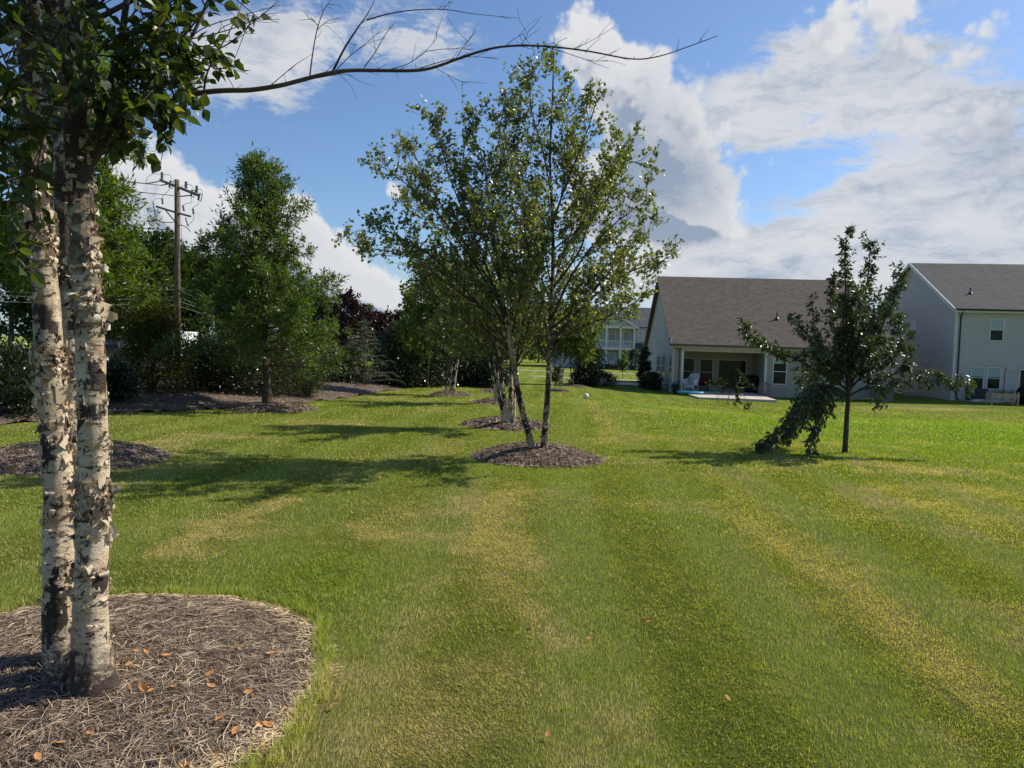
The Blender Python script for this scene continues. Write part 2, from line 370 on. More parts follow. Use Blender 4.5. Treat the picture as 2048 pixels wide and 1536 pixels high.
N.link(principled(N, c, .95, .02, bump(N, N.m('ADD', n2, n3), 1.0, .05)).outputs[0], out.inputs[0])
mb.build('ground', m, smooth=True, kind='structure')

# ---- turf blades near the viewer
rng = np.random.default_rng(3)
GX = []; GY = []; GH = []; GW = []
def scatter(y0, y1, dens, h, w):
    wid = y1 * .80 + .8; n = int(dens * 2 * wid * (y1 - y0))
    xx = rng.uniform(-wid, wid, n); yy = rng.uniform(y0, y1, n)
    k = (np.abs(xx) < yy * .80 + .8) & (rng.random(n) < np.clip((47 - yy) / 14, 0, 1)); xx, yy = xx[k], yy[k]
    k = ~in_beds(xx, yy, -.005); xx, yy = xx[k], yy[k]
    if y0 > 20: k = ~((xx > 8.5) & (yy > 38)); xx, yy = xx[k], yy[k]
    GX.append(xx); GY.append(yy); GH.append(np.full(len(xx), h)); GW.append(np.full(len(xx), w))
scatter(1.6, 4.0, 20000, .020, .0021); scatter(4.0, 6.5, 11500, .021, .0029); scatter(6.5, 10, 5000, .023, .0044); scatter(10, 16, 1700, .026, .0072); scatter(16, 28, 300, .032, .014); scatter(28, 46, 70, .038, .026)
# ragged longer grass leaning over the cut edge of the near bed
n = 14000; a = rng.uniform(0, 2 * math.pi, n); q = rng.uniform(.975, 1.06, n); b = BEDS[0]; q = q * wobf(a, b)
ex = b[1] + b[3] * q * np.cos(a); ey = b[2] + b[4] * q * np.sin(a); GX.append(ex); GY.append(ey); GH.append(np.full(n, .052)); GW.append(np.full(n, .0032))
gxx = np.concatenate(GX); gyy = np.concatenate(GY); gh = np.concatenate(GH); gw = np.concatenate(GW); n = len(gxx)
gap = fbm(gxx * 9, gyy * 9, 140, 3) + rng.normal(0, .05, len(gxx)); k = (gyy > 1.2) & ((gap > .22) | (gyy > 11)); gxx, gyy, gh, gw = gxx[k], gyy[k], gh[k], gw[k]; n = len(gxx)
dr = dryness(gxx, gyy); lu = lushness(gxx, gyy); st = stripes(gxx, gyy)
tuft = fbm(gxx * 14, gyy * 14, 50, 2)
h = gh * rng.uniform(.55, 1.25, n) * (.75 + .5 * tuft) * (1 + .5 * lu) * (1 - .25 * dr); a = rng.uniform(0, 2 * math.pi, n); lean = rng.uniform(.1, 1.0, n)
la = a + 1.2; lx = np.cos(la) * lean * h + (st - .5) * .012; ly = np.sin(la) * lean * h + (st - .5) * .02
bz = gz(gxx, gyy) - .003
base = np.stack([gxx, gyy, bz], 1); wv = np.stack([np.cos(a), np.sin(a), np.zeros(n)], 1) * gw[:, None] * rng.uniform(.6, 1.2, n)[:, None]
tip = base + np.stack([lx, ly, h], 1)
V = np.stack([base - wv, base + wv, tip], 1).reshape(-1, 3); Fi = np.arange(n * 3).reshape(-1, 3)
dry = np.clip(dr + rng.normal(0, .26, n) + (rng.random(n) < .10) * .8, 0, 1)
m, N, out = newmat('grass_blades'); r = attr(N, 'rnd')
c = N.mix(r, (.075, .118, .020), (.37, .41, .095)); c = N.mix(N.m('MULTIPLY', attr(N, 'strp'), .5), c, (.38, .44, .09)); c = N.mix(N.m('MULTIPLY', attr(N, 'lush'), .7), c, (.22, .40, .02))
c = N.mix(N.m('MULTIPLY', N.ramp(attr(N, 'dry'), .2, .8), .9), c, (.66, .53, .28))
pr = principled(N, c, .7, .10); t = N.n('ShaderNodeBsdfTranslucent'); N.link(N.mix(1.0, c, (1.5, 1.6, .5), 'MULTIPLY'), t.inputs[0])
mx = N.n('ShaderNodeMixShader'); mx.inputs[0].default_value = .35; N.link(pr.outputs[0], mx.inputs[1]); N.link(t.outputs[0], mx.inputs[2]); N.link(mx.outputs[0], out.inputs[0])
mb = MB().add(V, Fi, dry=np.repeat(dry, 3), rnd=np.repeat(np.clip(rng.random(n) ** 1.3 * .75 + .45 * (tuft - .25), 0, 1), 3), lush=np.repeat(lu, 3), strp=np.repeat(st, 3))
mb.build('grass', m, kind='stuff', label='short mown lawn grass, green with tan dry patches')

# ---- mulch beds
MULCH, N, out = newmat('shredded_mulch'); p = pos(N)
v1 = N.n('ShaderNodeTexVoronoi'); N.link(N.v('MULTIPLY', p, (1, 1, .4)), v1.inputs['Vector']); v1.inputs['Scale'].default_value = 42
n1 = N.noise(p, 60, 5, .75); n2 = N.noise(p, 5, 3, .6)
c = N.mix(v1.outputs['Color'], (.095, .073, .058), (.26, .20, .155)); c = N.mix(N.m('MULTIPLY', N.ramp(n1, .5, .8), .7), c, (.36, .29, .235)); c = N.mix(N.m('MULTIPLY', N.ramp(n2, .4, .7), .35), c, (.13, .10, .085))
N.link(principled(N, c, .95, .1, bump(N, N.m('ADD', n1, v1.outputs[0]), 1.0, .03)).outputs[0], out.inputs[0])
STRAW, N, out = newmat('dry_straw'); r = attr(N, 'rnd')
o = N.n('ShaderNodeValToRGB'); N.link(r, o.inputs[0]); e = o.color_ramp.elements
e[0].position = 0; e[0].color = (.05, .035, .028, 1); e[1].position = 1; e[1].color = (.60, .46, .28, 1)
for ps, cc in ((.3, (.15, .108, .082, 1)), (.6, (.35, .265, .20, 1)), (.85, (.46, .36, .27, 1))): q = e.new(ps); q.color = cc
N.link(principled(N, o.outputs[0], .8, .15).outputs[0], out.inputs[0])
SOIL = plain('dark_mulch_soil', (.085, .062, .048), .95, .1, .4, 14, bmp=.8)

def mound_z(x, y, b):
    q = np.clip(bed_q(x, y, b), 0, 1); return b[5] * (1 - q ** 2.2) ** 1.0 + (fbm(x * 7, y * 7, 3) - .5) * .035 * (1 - q)
def strands(mb, n, sx, sy, sz, rng, L0, L1, w, segs=3, lift=.01, rlo=0, rhi=1):
    a = rng.uniform(0, 2 * math.pi, n); L = rng.uniform(L0, L1, n); curv = rng.normal(0, .9, n); tilt = rng.normal(0, .16, n)
    pts = np.zeros((n, segs + 1, 3)); xx = sx.copy(); yy = sy.copy(); hh = rng.uniform(0, lift, n)
    for k in range(segs + 1):
        pts[:, k, 0] = xx; pts[:, k, 1] = yy; pts[:, k, 2] = sz(xx, yy) + hh + np.sin(k / segs * math.pi) * np.abs(tilt) * L * .35
        xx = xx + np.cos(a) * L / segs; yy = yy + np.sin(a) * L / segs; a = a + curv / segs
    d = np.gradient(pts, axis=1); s = np.stack([-d[..., 1], d[..., 0], np.zeros_like(d[..., 0])], -1); s /= np.linalg.norm(s, axis=-1)[..., None] + 1e-9
    s[..., 2] = rng.normal(0, .6, n)[:, None]
    ww = (w * rng.uniform(.5, 1.2, n))[:, None, None] * np.ones((1, segs + 1, 1)); ww[:, -1] *= .3
    V = np.stack([pts - s * ww, pts + s * ww], 2).reshape(-1, 3)
    b0 = np.arange(n)[:, None] * (segs + 1) * 2 + np.arange(segs)[None] * 2
    Fq = np.stack([b0, b0 + 1, b0 + 3, b0 + 2], -1).reshape(-1, 4)
    mb.add(V, Fq, rnd=np.repeat(rng.uniform(rlo, rhi, n) ** 1.2, (segs + 1) * 2))
BEDLAB = {'fg': 'large round pine straw bed around the peeling birch nearest the camera', 'oak': 'round dark mulch bed just behind the peeling foreground birch trunks', 'mid': 'round mulch mound under the tall two-stemmed birch',
  'two': 'mulch mound under the three white birch stems right behind the tall birch', 'pin': 'mulch mound around the straight dark oak trunk on the left lawn', 'thr': 'low mulch mound under the third birch clump back in the row',
  'lft': 'mulch mound under the birch clump by the shrub bed', 'fou': 'thin far mulch patch under the fourth birch clump in the row', 'rgt': 'far mulch mound right of the tall birch trunk under the slim birches', 'far': 'farthest mulch patch beside the dark round bush'}
for b in BEDS:
    nr, na = (70, 300) if b[0] == 'fg' else (22, 60)
    rr = np.linspace(0, 1.0, nr); aa = np.linspace(0, 2 * math.pi, na, endpoint=False)
    R_, A_ = np.meshgrid(rr, aa, indexing='ij')
    wob = wobf(A_, b)
    xx = b[1] + R_ * np.cos(A_) * b[3] * wob; yy = b[2] + R_ * np.sin(A_) * b[4] * wob
    if b[0] == 'fg': zz = gz(xx, yy) + mound_z(xx, yy, b) - .022
    else: zz = gz(xx, yy) + mound_z(xx, yy, b) + .006 - .03 * (R_ > .99)
    i = np.arange(nr - 1)[:, None] * na; j = np.arange(na)[None]; j2 = (j + 1) % na
    mb = MB().add(np.stack([xx, yy, zz], -1).reshape(-1, 3), np.stack([i + j, i + na + j, i + na + j2, i + j2], -1).reshape(-1, 4))
    bo = mb.build('mulch_bed', SOIL if b[0] == 'fg' else MULCH, smooth=True, loc=(b[1], b[2], 0)); tag(bo, BEDLAB[b[0]], 'mulch bed', 'mulch beds on the lawn')
    rng = np.random.default_rng(int(b[2] * 10)); sm = MB()
    if b[0] == 'fg':
        n = 46000; q = np.sqrt(rng.random(n)) * 1.0; a = rng.uniform(0, 2 * math.pi, n)
        sx = b[1] + b[3] * q * np.cos(a); sy = b[2] + b[4] * q * np.sin(a)
        k = (sx > -3.3) & (sy > 1.7); sx, sy = sx[k], sy[k]; sz = lambda x, y: gz(x, y) + mound_z(x, y, b) - .018
        strands(sm, len(sx), sx, sy, sz, rng, .04, .15, .0012, lift=.022)
        n = 9000; q = 1 - np.abs(rng.normal(0, .045, n)); a = rng.uniform(0, 2 * math.pi, n)       # straw-coloured rim
        sx = b[1] + b[3] * q * np.cos(a); sy = b[2] + b[4] * q * np.sin(a); strands(sm, n, sx, sy, sz, rng, .03, .09, .0015, lift=.03, rlo=1.0, rhi=1.6)
        sm.build('pine_straw', STRAW, bo, kind='stuff')
    else:
        n = int(9000 if b[2] < 20 else 2500); q = np.sqrt(rng.random(n)); a = rng.uniform(0, 2 * math.pi, n)
        sx = b[1] + b[3] * q * np.cos(a); sy = b[2] + b[4] * q * np.sin(a); sz = lambda x, y: gz(x, y) + mound_z(x, y, b) + .006
        strands(sm, n, sx, sy, sz, rng, .03, .10, .0042 * (1 if b[2] < 14 else 1.8), 2, .02, .1, .8)
        n = 500; q = rng.uniform(.93, 1.06, n); a = rng.uniform(0, 2 * math.pi, n)
        sx = b[1] + b[3] * q * np.cos(a); sy = b[2] + b[4] * q * np.sin(a); strands(sm, n, sx, sy, lambda x, y: gz(x, y) + .01, rng, .03, .10, .003 * (1 if b[2] < 14 else 2), 2, .02, .75, 1)
        sm.build('wood_chips', STRAW, bo, kind='stuff')
# the long bed along the street, slightly bermed
x0, x1, y0, y1 = -19.5, -1, 9, 63
xs = np.arange(x0, x1, .3); ys = np.arange(y0, y1, .3); X, Y = np.meshgrid(xs, ys); x = X.ravel(); y = Y.ravel()
def berm(x, y):
    e = np.interp(y, [9.5, 12.6, 15.4, 16.6, 17.9, 20.6, 24.5, 30, 38, 42, 50, 60], [-11.2, -9.35, -8.75, -7.9, -6.9, -6.2, -5.3, -4.9, -4.6, -2, -1.5, -2.5]) - x
    w = np.interp(y, [9.5, 18, 30, 45, 62], [-19, -16.5, -15.5, -15, -14]); f = x - w
    return .30 * np.clip(np.minimum(e, f) / 2.2, 0, 1) ** .8 + (fbm(x * .8, y * .8, 8) - .5) * .12 * np.clip(e, 0, 1)
zz = gz(x, y) + .012 + np.where(in_poly(x, y, LONGBED), berm(x, y), 0)
nx = len(xs); i = np.arange(len(ys) - 1)[:, None] * nx; j = np.arange(nx - 1)[None]; Fq = np.stack([i + j, i + j + 1, i + nx + j + 1, i + nx + j], -1).reshape(-1, 4)
k = in_poly(x[Fq].mean(1), y[Fq].mean(1), LONGBED); Fq = Fq[k]
used = np.unique(Fq); remap = -np.ones(len(x), int); remap[used] = np.arange(len(used))
lb = MB().add(np.stack([x, y, zz], 1)[used], remap[Fq]).build('mulch_bed', MULCH, smooth=True, loc=(-10, 20, 0)); tag(lb, 'long mulch bed under the shrubs along the street', 'mulch bed', 'mulch beds on the lawn')
rng = np.random.default_rng(5); sx = rng.uniform(-14, -3, 26000); sy = rng.uniform(11, 45, 26000); k = in_poly(sx, sy, LONGBED); sx, sy = sx[k], sy[k]
sm = MB(); strands(sm, len(sx), sx, sy, lambda x, y: gz(x, y) + .012 + np.where(in_poly(x, y, LONGBED), berm(x, y), 0), rng, .05, .16, .008, 2, .03, 0, .7); sm.build('wood_chips', STRAW, lb, kind='stuff')
def bz(x, y): return float(gz(x, y) + (.012 + berm(np.array(x), np.array(y)) if in_poly(np.array(x), np.array(y), LONGBED) else 0))

# ---- street, verge, path and drive
ASPH, N, out = newmat('asphalt'); p = pos(N); c = N.mix(N.ramp(N.noise(p, 1.2, 6, .6), .3, .7), (.075, .078, .085), (.11, .112, .118)); N.link(principled(N, c, .9, .2, bump(N, N.noise(p, 60, 3), .4, .01)).outputs[0], out.inputs[0])
CONC = plain('pale_concrete', (.46, .43, .38), .85, .2, .12, 1.5, bmp=.2); PAINT = plain('white_road_paint', (.72, .72, .70), .7)
def strip(name, pts, w, mat, dz, **pr):
    p = np.array(pts, float); q = []
    for k in range(len(p) - 1):
        m_ = max(2, int(np.linalg.norm(p[k + 1] - p[k]) / 3)); q += [p[k] + (p[k + 1] - p[k]) * t for t in np.linspace(0, 1, m_, endpoint=False)]
    q = np.array(q + [p[-1]]); d = np.gradient(q, axis=0); nrm = np.stack([d[:, 1], -d[:, 0]], 1); nrm /= np.linalg.norm(nrm, axis=1)[:, None]
    nc = max(2, int(w / 2) + 1); V = []
    for t in np.linspace(-.5, .5, nc):
        xy = q + nrm * w * t; V.append(np.stack([xy[:, 0], xy[:, 1], gz(xy[:, 0], xy[:, 1]) + dz], 1))
    V = np.array(V); K = len(q); i = np.arange(nc - 1)[:, None] * K; j = np.arange(K - 1)[None]
    return MB().add(V.reshape(-1, 3), np.stack([i + j, i + j + 1, i + K + j + 1, i + K + j], -1).reshape(-1, 4)).build(name, mat, smooth=True, kind='structure', **pr)
RC = [(-33, -60), (-33, 40), (-31.5, 75), (-28.5, 110), (-22, 160), (-5, 260)]
strip('street', RC, 15, ASPH, .05)
for off in (-7.1, -3.4, -3.15, 3.4, 7.1):
    strip('road_marking', [(a + off, b_) for a, b_ in RC], .14, PAINT, .056)
strip('sidewalk', [(1.5, 62), (9, 60.5), (40, 57)], 1.3, CONC, .03); 
strip('driveway', [(5.6, 53.5), (9.5, 52.5), (14, 52)], 3.4, CONC, .035)
strip('sidewalk', [(-8, 78), (6, 78), (30, 76)], 1.5, CONC, .03)

# ================================================================ TREES AND SHRUBS
BROAD = (np.array([(0, 0, 0), (.38, -.36, .07), (.38, .36, .07), (1, 0, -.10), (.42, 0, -.02)]), np.array([(0, 1, 4), (0, 4, 2), (1, 3, 4), (4, 3, 2)]))
OVATE = (np.array([(0, 0, 0), (.18, -.26, .03), (.40, -.37, .06), (.68, -.22, .03), (1, 0, -.10), (.68, .22, .03), (.40, .37, .06), (.18, .26, .03), (.30, 0, -.03), (.66, 0, -.05)]), np.array([(0, 1, 8), (1, 2, 8), (2, 9, 8), (2, 3, 9), (3, 4, 9), (4, 5, 9), (5, 6, 9), (6, 8, 9), (6, 7, 8), (7, 0, 8)]))
QUAD = (np.array([(0, 0, 0), (.45, -.34, .05), (1, 0, -.06), (.45, .34, .05)]), np.array([(0, 1, 2, 3)]))
SLIM = (np.array([(0, 0, 0), (.5, -.13, .03), (1, 0, -.05), (.5, .13, .03)]), np.array([(0, 1, 2, 3)]))
NEED = (np.array([(0, 0, 0), (.5, -.07, .0), (1, 0, 0), (.5, .07, 0)]), np.array([(0, 1, 2, 3)]))
def unit(v): return v / (np.linalg.norm(v, axis=-1, keepdims=True) + 1e-9)
def leaves(mb, Pt, A, size, rng, shape=BROAD, up=.5, svar=.3):
    n = len(Pt)
    if n == 0: return
    A = unit(A); Nn = rng.normal(0, 1, (n, 3)); Nn[:, 2] += up * 2; Nn = unit(Nn - A * np.sum(Nn * A, 1)[:, None]); Wd = np.cross(A, Nn)
    s = (size * rng.uniform(1 - svar, 1 + svar, n))[:, None, None]; T, Fc = shape
    V = Pt[:, None, :] + s * (T[None, :, 0:1] * A[:, None] + T[None, :, 1:2] * Wd[:, None] + T[None, :, 2:3] * Nn[:, None])
    k = len(T); Fi = (np.arange(n)[:, None, None] * k + Fc[None]).reshape(-1, Fc.shape[1])
    mb.add(V.reshape(-1, 3), Fi, rnd=np.repeat(rng.random(n), k))
def along(pts, t):
    d = np.r_[0, np.cumsum(np.linalg.norm(np.diff(pts, axis=0), axis=1))]; L = d[-1]; x = t * L
    p = np.stack([np.interp(x, d, pts[:, k]) for k in range(3)], -1)
    e = np.stack([np.interp(np.minimum(x + .02 * L, L), d, pts[:, k]) - np.interp(np.maximum(x - .02 * L, 0), d, pts[:, k]) for k in range(3)], -1)
    return p, unit(e), L
def smoothline(pts, k=4):
    pts = np.asarray(pts, float)
    if len(pts) < 3: return pts
    out = []
    for i in range(len(pts) - 1):
        p0 = pts[max(i - 1, 0)]; p1 = pts[i]; p2 = pts[i + 1]; p3 = pts[min(i + 2, len(pts) - 1)]
        for t in np.linspace(0, 1, k, endpoint=False): out.append(.5 * ((2 * p1) + (-p0 + p2) * t + (2 * p0 - 5 * p1 + 4 * p2 - p3) * t * t + (-p0 + 3 * p1 - 3 * p2 + p3) * t ** 3))
    return np.array(out + [pts[-1]])
def twigs(rng, wood, leaf, limb, r0, n2, L2, n3, L3, nl, lsize, shape=BROAD, t0=.15, ang=.9, upb=.25, taper=.55, droop=0, sides=3, leafdir=.6, ldroop=0):
    """side shoots on a limb, twigs on the shoots, leaves on the twigs"""
    LP = []; LA = []
    def leaf_on(p, d, n, L):
        t = rng.uniform(.1, 1.05, n); pp, dd, _ = along(p, np.clip(t, 0, 1)); s = unit(rng.normal(0, 1, (n, 3)))
        LP.append(pp + s * .012); a = unit(dd * leafdir + s); a[:, 2] -= ldroop; LA.append(a)
    for i in range(n2):
        t = t0 + (1 - t0) * (i + rng.random()) / n2
        b, d, L = along(limb, np.array([t])); b = b[0]; d = d[0]
        s = rng.normal(0, 1, 3); s -= d * np.dot(s, d); s = unit(s); s = unit(d * math.cos(ang) + s * math.sin(ang) + np.array([0, 0, upb]))
        ll = L2 * (1 - taper * t) * rng.uniform(.55, 1.25)
        q = np.array([b, b + s * ll * .35 + rng.normal(0, .03 * ll, 3), b + s * ll * .7 + np.array([0, 0, upb * .15 * ll - droop * ll * .15]) + rng.normal(0, .05 * ll, 3), b + s * ll + np.array([0, 0, upb * .3 * ll - droop * ll * .45])])
        rr = max(r0 * (1 - t) * .45, .004 + .004 * ll); wood.tube(q, np.linspace(rr, .002, 4), sides, cap=False)
        leaf_on(q[2:], s, int(nl * 1.2), ll)
        for j in range(n3):
            tt = rng.uniform(.2, .98); b2, d2, _ = along(q, np.array([tt])); b2 = b2[0]; d2 = d2[0]
            s2 = rng.normal(0, 1, 3); s2 = unit(d2 * .7 + unit(s2) * .8 + np.array([0, 0, upb * .6]))
            l3 = L3 * rng.uniform(.5, 1.2); q2 = np.array([b2, b2 + s2 * l3 * .5, b2 + s2 * l3 + np.array([0, 0, -droop * .3 * l3])])
            wood.tube(q2, [.003, .002, .0012], 3, cap=False); leaf_on(q2, s2, nl, l3)
    if LP: leaves(leaf, np.vstack(LP), np.vstack(LA), lsize, rng, shape)
def limb3(pxs, Y0, dY):
    """polyline of photo positions, its depth running from Y0 to Y0 + dY"""
    n = len(pxs); return smoothline([P(a, b, Y0 + dY * (i / (n - 1)) ** 1.2) for i, (a, b) in enumerate(pxs)])

BARKD = plain('dark_bark', (.085, .068, .052), .9, .1, .35, 10, bmp=.8); BARKG = plain('grey_bark', (.16, .14, .115), .9, .1, .3, 9, bmp=.8)
def birchbark(name, near):
    m, N, out = newmat(name); c = objco(N)
    lat = N.v('MULTIPLY', c, (1, 1, 5)); n1 = N.noise(N.v('MULTIPLY', c, (1, 1, .55)), 7 if near else 5, 6, .62, .6); n2 = N.noise(c, 3.2, 4, .6); n3 = N.noise(lat, 60, 3, .6); n4 = N.noise(N.v('MULTIPLY', c, (1, 1, 2)), 19, 7, .7, .8)
    col = N.mix(N.ramp(n2, .35, .65), (.50, .39, .265), (.72, .61, .45)); col = N.mix(N.m('MULTIPLY', N.ramp(N.noise(c, 5.5, 3, .5, 1), .52, .66), .8), col, (.48, .29, .17))
    col = N.mix(N.m('MULTIPLY', N.ramp(n3, .60, .70), .5), col, (.22, .16, .11))
    col = N.mix(N.ramp(n1, .54 if near else .47, .58 if near else .53), col, (.05, .038, .03)); col = N.mix(N.ramp(n4, .55, .60), col, (.085, .062, .05))
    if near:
        zc = N.sep(pos(N))[2]; up_ = N.m('MULTIPLY', N.ramp(zc, 1.35, 2.3), N.ramp(N.noise(c, 11, 5, .6, .5), .36, .50)); col = N.mix(up_, col, (.075, .055, .043))  # darker blotches higher up: older brown bark plus crown shade put into the colour
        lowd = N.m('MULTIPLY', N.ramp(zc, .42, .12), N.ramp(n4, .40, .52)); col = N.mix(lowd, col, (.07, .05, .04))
    h = N.m('ADD', N.m('ADD', n1, n4), N.m('MULTIPLY', n3, .25))
    N.link(principled(N, col, .75, .2, bump(N, h, .9, .02)).outputs[0], out.inputs[0]); return m
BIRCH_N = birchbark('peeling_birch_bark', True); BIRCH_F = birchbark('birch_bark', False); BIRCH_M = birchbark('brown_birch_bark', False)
for nd in BIRCH_M.node_tree.nodes:
    if nd.bl_idname == 'ShaderNodeMix':
        for k_ in (6, 7):
            if not nd.inputs[k_].is_linked: c_ = nd.inputs[k_].default_value; nd.inputs[k_].default_value = (c_[0] * .62, c_[1] * .58, c_[2] * .54, 1)

FLK, N, out = newmat('loose_bark_sheet'); g = N.n('ShaderNodeNewGeometry'); r = attr(N, 'rnd'); c0 = N.noise(objco(N), 16, 4, .6)
o1 = N.mix(r, (.66, .59, .46), (.52, .42, .31)); o1 = N.mix(N.ramp(c0, .50, .62), o1, (.26, .19, .14)); o1 = N.mix(N.ramp(r, .70, .76), o1, (.08, .06, .05))
i1 = N.mix(r, (.60, .50, .36), (.42, .27, .16)); cc = N.mix(g.outputs['Backfacing'], o1, i1)
pr = principled(N, cc, .75, .2); t = N.n('ShaderNodeBsdfTranslucent'); N.link(cc, t.inputs[0]); mx = N.n('ShaderNodeMixShader'); mx.inputs[0].default_value = .18
N.link(pr.outputs[0], mx.inputs[1]); N.link(t.outputs[0], mx.inputs[2]); N.link(mx.outputs[0], out.inputs[0])

L_BIRCH = leafmat('birch_leaf', (.092, .115, .042), (.185, .205, .082), (.24, .20, .06), .33, .38, .55)
L_BIRN = leafmat('birch_leaf_near', (.030, .050, .012), (.070, .095, .022), (.22, .20, .04), .40, .42, .5)
L_OAK = leafmat('oak_leaf', (.055, .100, .013), (.135, .190, .022), None, .40, .45, .4, tcol=(1.7, 1.8, .6))
L_PIN = leafmat('pin_oak_leaf', (.042, .078, .018), (.115, .165, .030), None, .33, .42, .45, tcol=(1.7, 1.8, .6))
L_FRT = leafmat('fruit_leaf', (.034, .053, .019), (.085, .108, .040), None, .20, .38, .55)
L_CEDAR = leafmat('cedar_leaf', (.030, .040, .010), (.095, .100, .018), (.16, .11, .02), .2, .7, .2)
L_DARK = leafmat('dark_shrub_leaf', (.012, .022, .009), (.038, .056, .019), None, .15, .35, .6)
L_OLIVE = leafmat('olive_shrub_leaf', (.026, .036, .014), (.060, .075, .028), None, .2, .6, .3)
L_PLUM = leafmat('plum_leaf', (.014, .006, .007), (.032, .011, .011), None, .25, .4, .4, tcol=(1.8, .5, .4))
L_DEOD = leafmat('deodar_needle', (.050, .075, .045), (.11, .14, .085), None, .2, .6, .3)
L_FAR = leafmat('far_leaf', (.026, .046, .013), (.062, .095, .023), None, .3, .5, .3)
L_FARB = leafmat('bright_far_leaf', (.060, .095, .022), (.125, .165, .038), None, .35, .5, .3)

def stemtube(mb, pts, r0, r1, rng, n=16, rough=.06, flare=.0, k=6):
    p = smoothline(pts, k); t = np.linspace(0, 1, len(p)); r = (r0 + (r1 - r0) * t) * (1 + flare * np.exp(-t * 22))
    b = mb.n; mb.tube(p, r, n, cap=True); V = mb.V[-1]; m = len(p) * n
    ctr = np.repeat(p, n, 0); d = V[:m] - ctr; a = np.tile(np.arange(n) / n * 6.28, len(p)); zz = np.repeat(np.linspace(0, np.linalg.norm(p[-1] - p[0]), len(p)), n)
    nn = vnoise(zz * 9 + 3 * np.cos(a), 3 * np.sin(a) + r0 * 50, 7) * .6 + vnoise(zz * 28 + 5 * np.cos(a), 5 * np.sin(a), 17) * .4
    V[:m] = ctr + d * (1 + rough * (nn * 2 - 1))[:, None]; return p
def flakes(mb, line, rfun, n, rng, smin, smax, tlo=0, thi=1, dark=False, zr=None):
    """thin sheets of bark that have come loose and curl away from the stem"""
    r_seed = float(line[0][0] * 13)
    for _ in range(n):
        t = rng.uniform(tlo, thi)
        if vnoise(t * 34 + r_seed, 3.7, 5) < .46 and rng.random() < .86: continue
        c, d, L = along(line, np.array([t])); c = c[0]; d = d[0]; r = rfun(t)
        a = rng.uniform(0, 2 * math.pi); e1 = unit(np.cross(d, [0, 1, .01])); e2 = np.cross(e1, d)
        w = rng.uniform(smin, smax); h = w * rng.uniform(.5, 1.4); sg = rng.choice([-1, 1]); nu = 6; nv = 5
        curl = rng.uniform(.8, 3.8); lift0 = rng.uniform(.0, .003); up = rng.random() < .45
        U = np.linspace(0, 1, nu); Vv = np.linspace(-.5, .5, nv); pts = []; skew = rng.uniform(-.6, .6); nar = rng.uniform(.25, 1.0)
        for v0 in Vv:
            jag = rng.normal(0, .22, nu)
            rag = 1 + rng.normal(0, .22)
            for u0_, jj in zip(U, jag):
                u = u0_ * rag; v = v0 * (1 - nar * u0_) + skew * u0_ * .4
                if up:   # peels downwards from a horizontal tear
                    ang = a + v * w / r; out = r * 1.01 + lift0 + h * (1 - math.cos(u * curl)) / max(curl, .1) * .55; zz = sg * h * math.sin(u * curl) / max(curl, .1) * (1 + jj)
                    pts.append(c + (e1 * math.cos(ang) + e2 * math.sin(ang)) * out + d * zz)
                else:
                    ang = a + sg * (w * math.sin(u * curl) / curl) / r; out = r * 1.01 + lift0 + w * (1 - math.cos(u * curl)) / curl * .7
                    pts.append(c + (e1 * math.cos(ang) + e2 * math.sin(ang)) * out + d * (v * h * (1 + jj) + jj * .01))
        i = np.arange(nv - 1)[:, None] * nu; j = np.arange(nu - 1)[None]
        Fq = np.stack([i + j, i + j + 1, i + nu + j + 1, i + nu + j], -1).reshape(-1, 4)
        if (sg > 0) == up: Fq = Fq[:, ::-1]
        mb.add(np.array(pts), Fq, rnd=(rng.uniform(.76, 1) if (rng.random() < (.75 if dark else .14)) else rng.uniform(0, .68) ** 1.4))

# ---------------------------------------------------------------- the near birch with its overhanging bare bough
rng = np.random.default_rng(11)
b0 = P(160, 1368, 3.12); T = thing('birch_tree', 'near river birch with curling cream bark and leafy boughs at the left edge', 'tree', (b0[0], b0[1], 0))
stems = [([(140, 1385), (122, 1250), (118, 1100), (116, 950), (104, 800), (95, 650), (84, 500), (72, 380), (66, 250), (58, 60), (50, -200), (52, -520)], 3.14, .30, .069, .040, 5),
         ([(188, 1388), (182, 1250), (184, 1100), (187, 950), (184, 800), (178, 650), (168, 500), (160, 380), (150, 240), (140, 90), (150, -120), (190, -460)], 3.06, .0, .068, .040, 5),
         ([(160, 1330), (152, 1150), (150, 950), (146, 780), (142, 600), (134, 420), (128, 250), (118, 60), (95, -150), (60, -400)], 3.34, .55, .072, .040, 5)]
lines = []
for k, (px, Y0, dY, r0, r1, kk) in enumerate(stems):
    mb = MB(); p = stemtube(mb, [P(a, b, Y0 + dY * (i / 11)) for i, (a, b) in enumerate(px)], r0, r1, rng, 26, .085, .75, 12); lines.append((p, r0, r1))
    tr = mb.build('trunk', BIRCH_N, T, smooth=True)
    fl = MB(); rf = lambda t, a=r0, b=r1: (a + (b - a) * t)
    nf = 620 if k < 2 else 260
    flakes(fl, p, rf, nf, rng, .010, .036); flakes(fl, p, rf, nf // 6, rng, .035, .08, 0, .5); flakes(fl, p, rf, nf // 2, rng, .024, .055)
    for (lo, hi) in (((.33, .37), (.44, .49), (.05, .12)) if k == 0 else ((.20, .24), (.30, .345), (.0, .03), (.37, .45))): flakes(fl, p, rf, 190, rng, .010, .035, lo, hi, dark=(lo > .1))
    fl.build('peeling_bark', FLK, tr, smooth=True, kind='stuff')
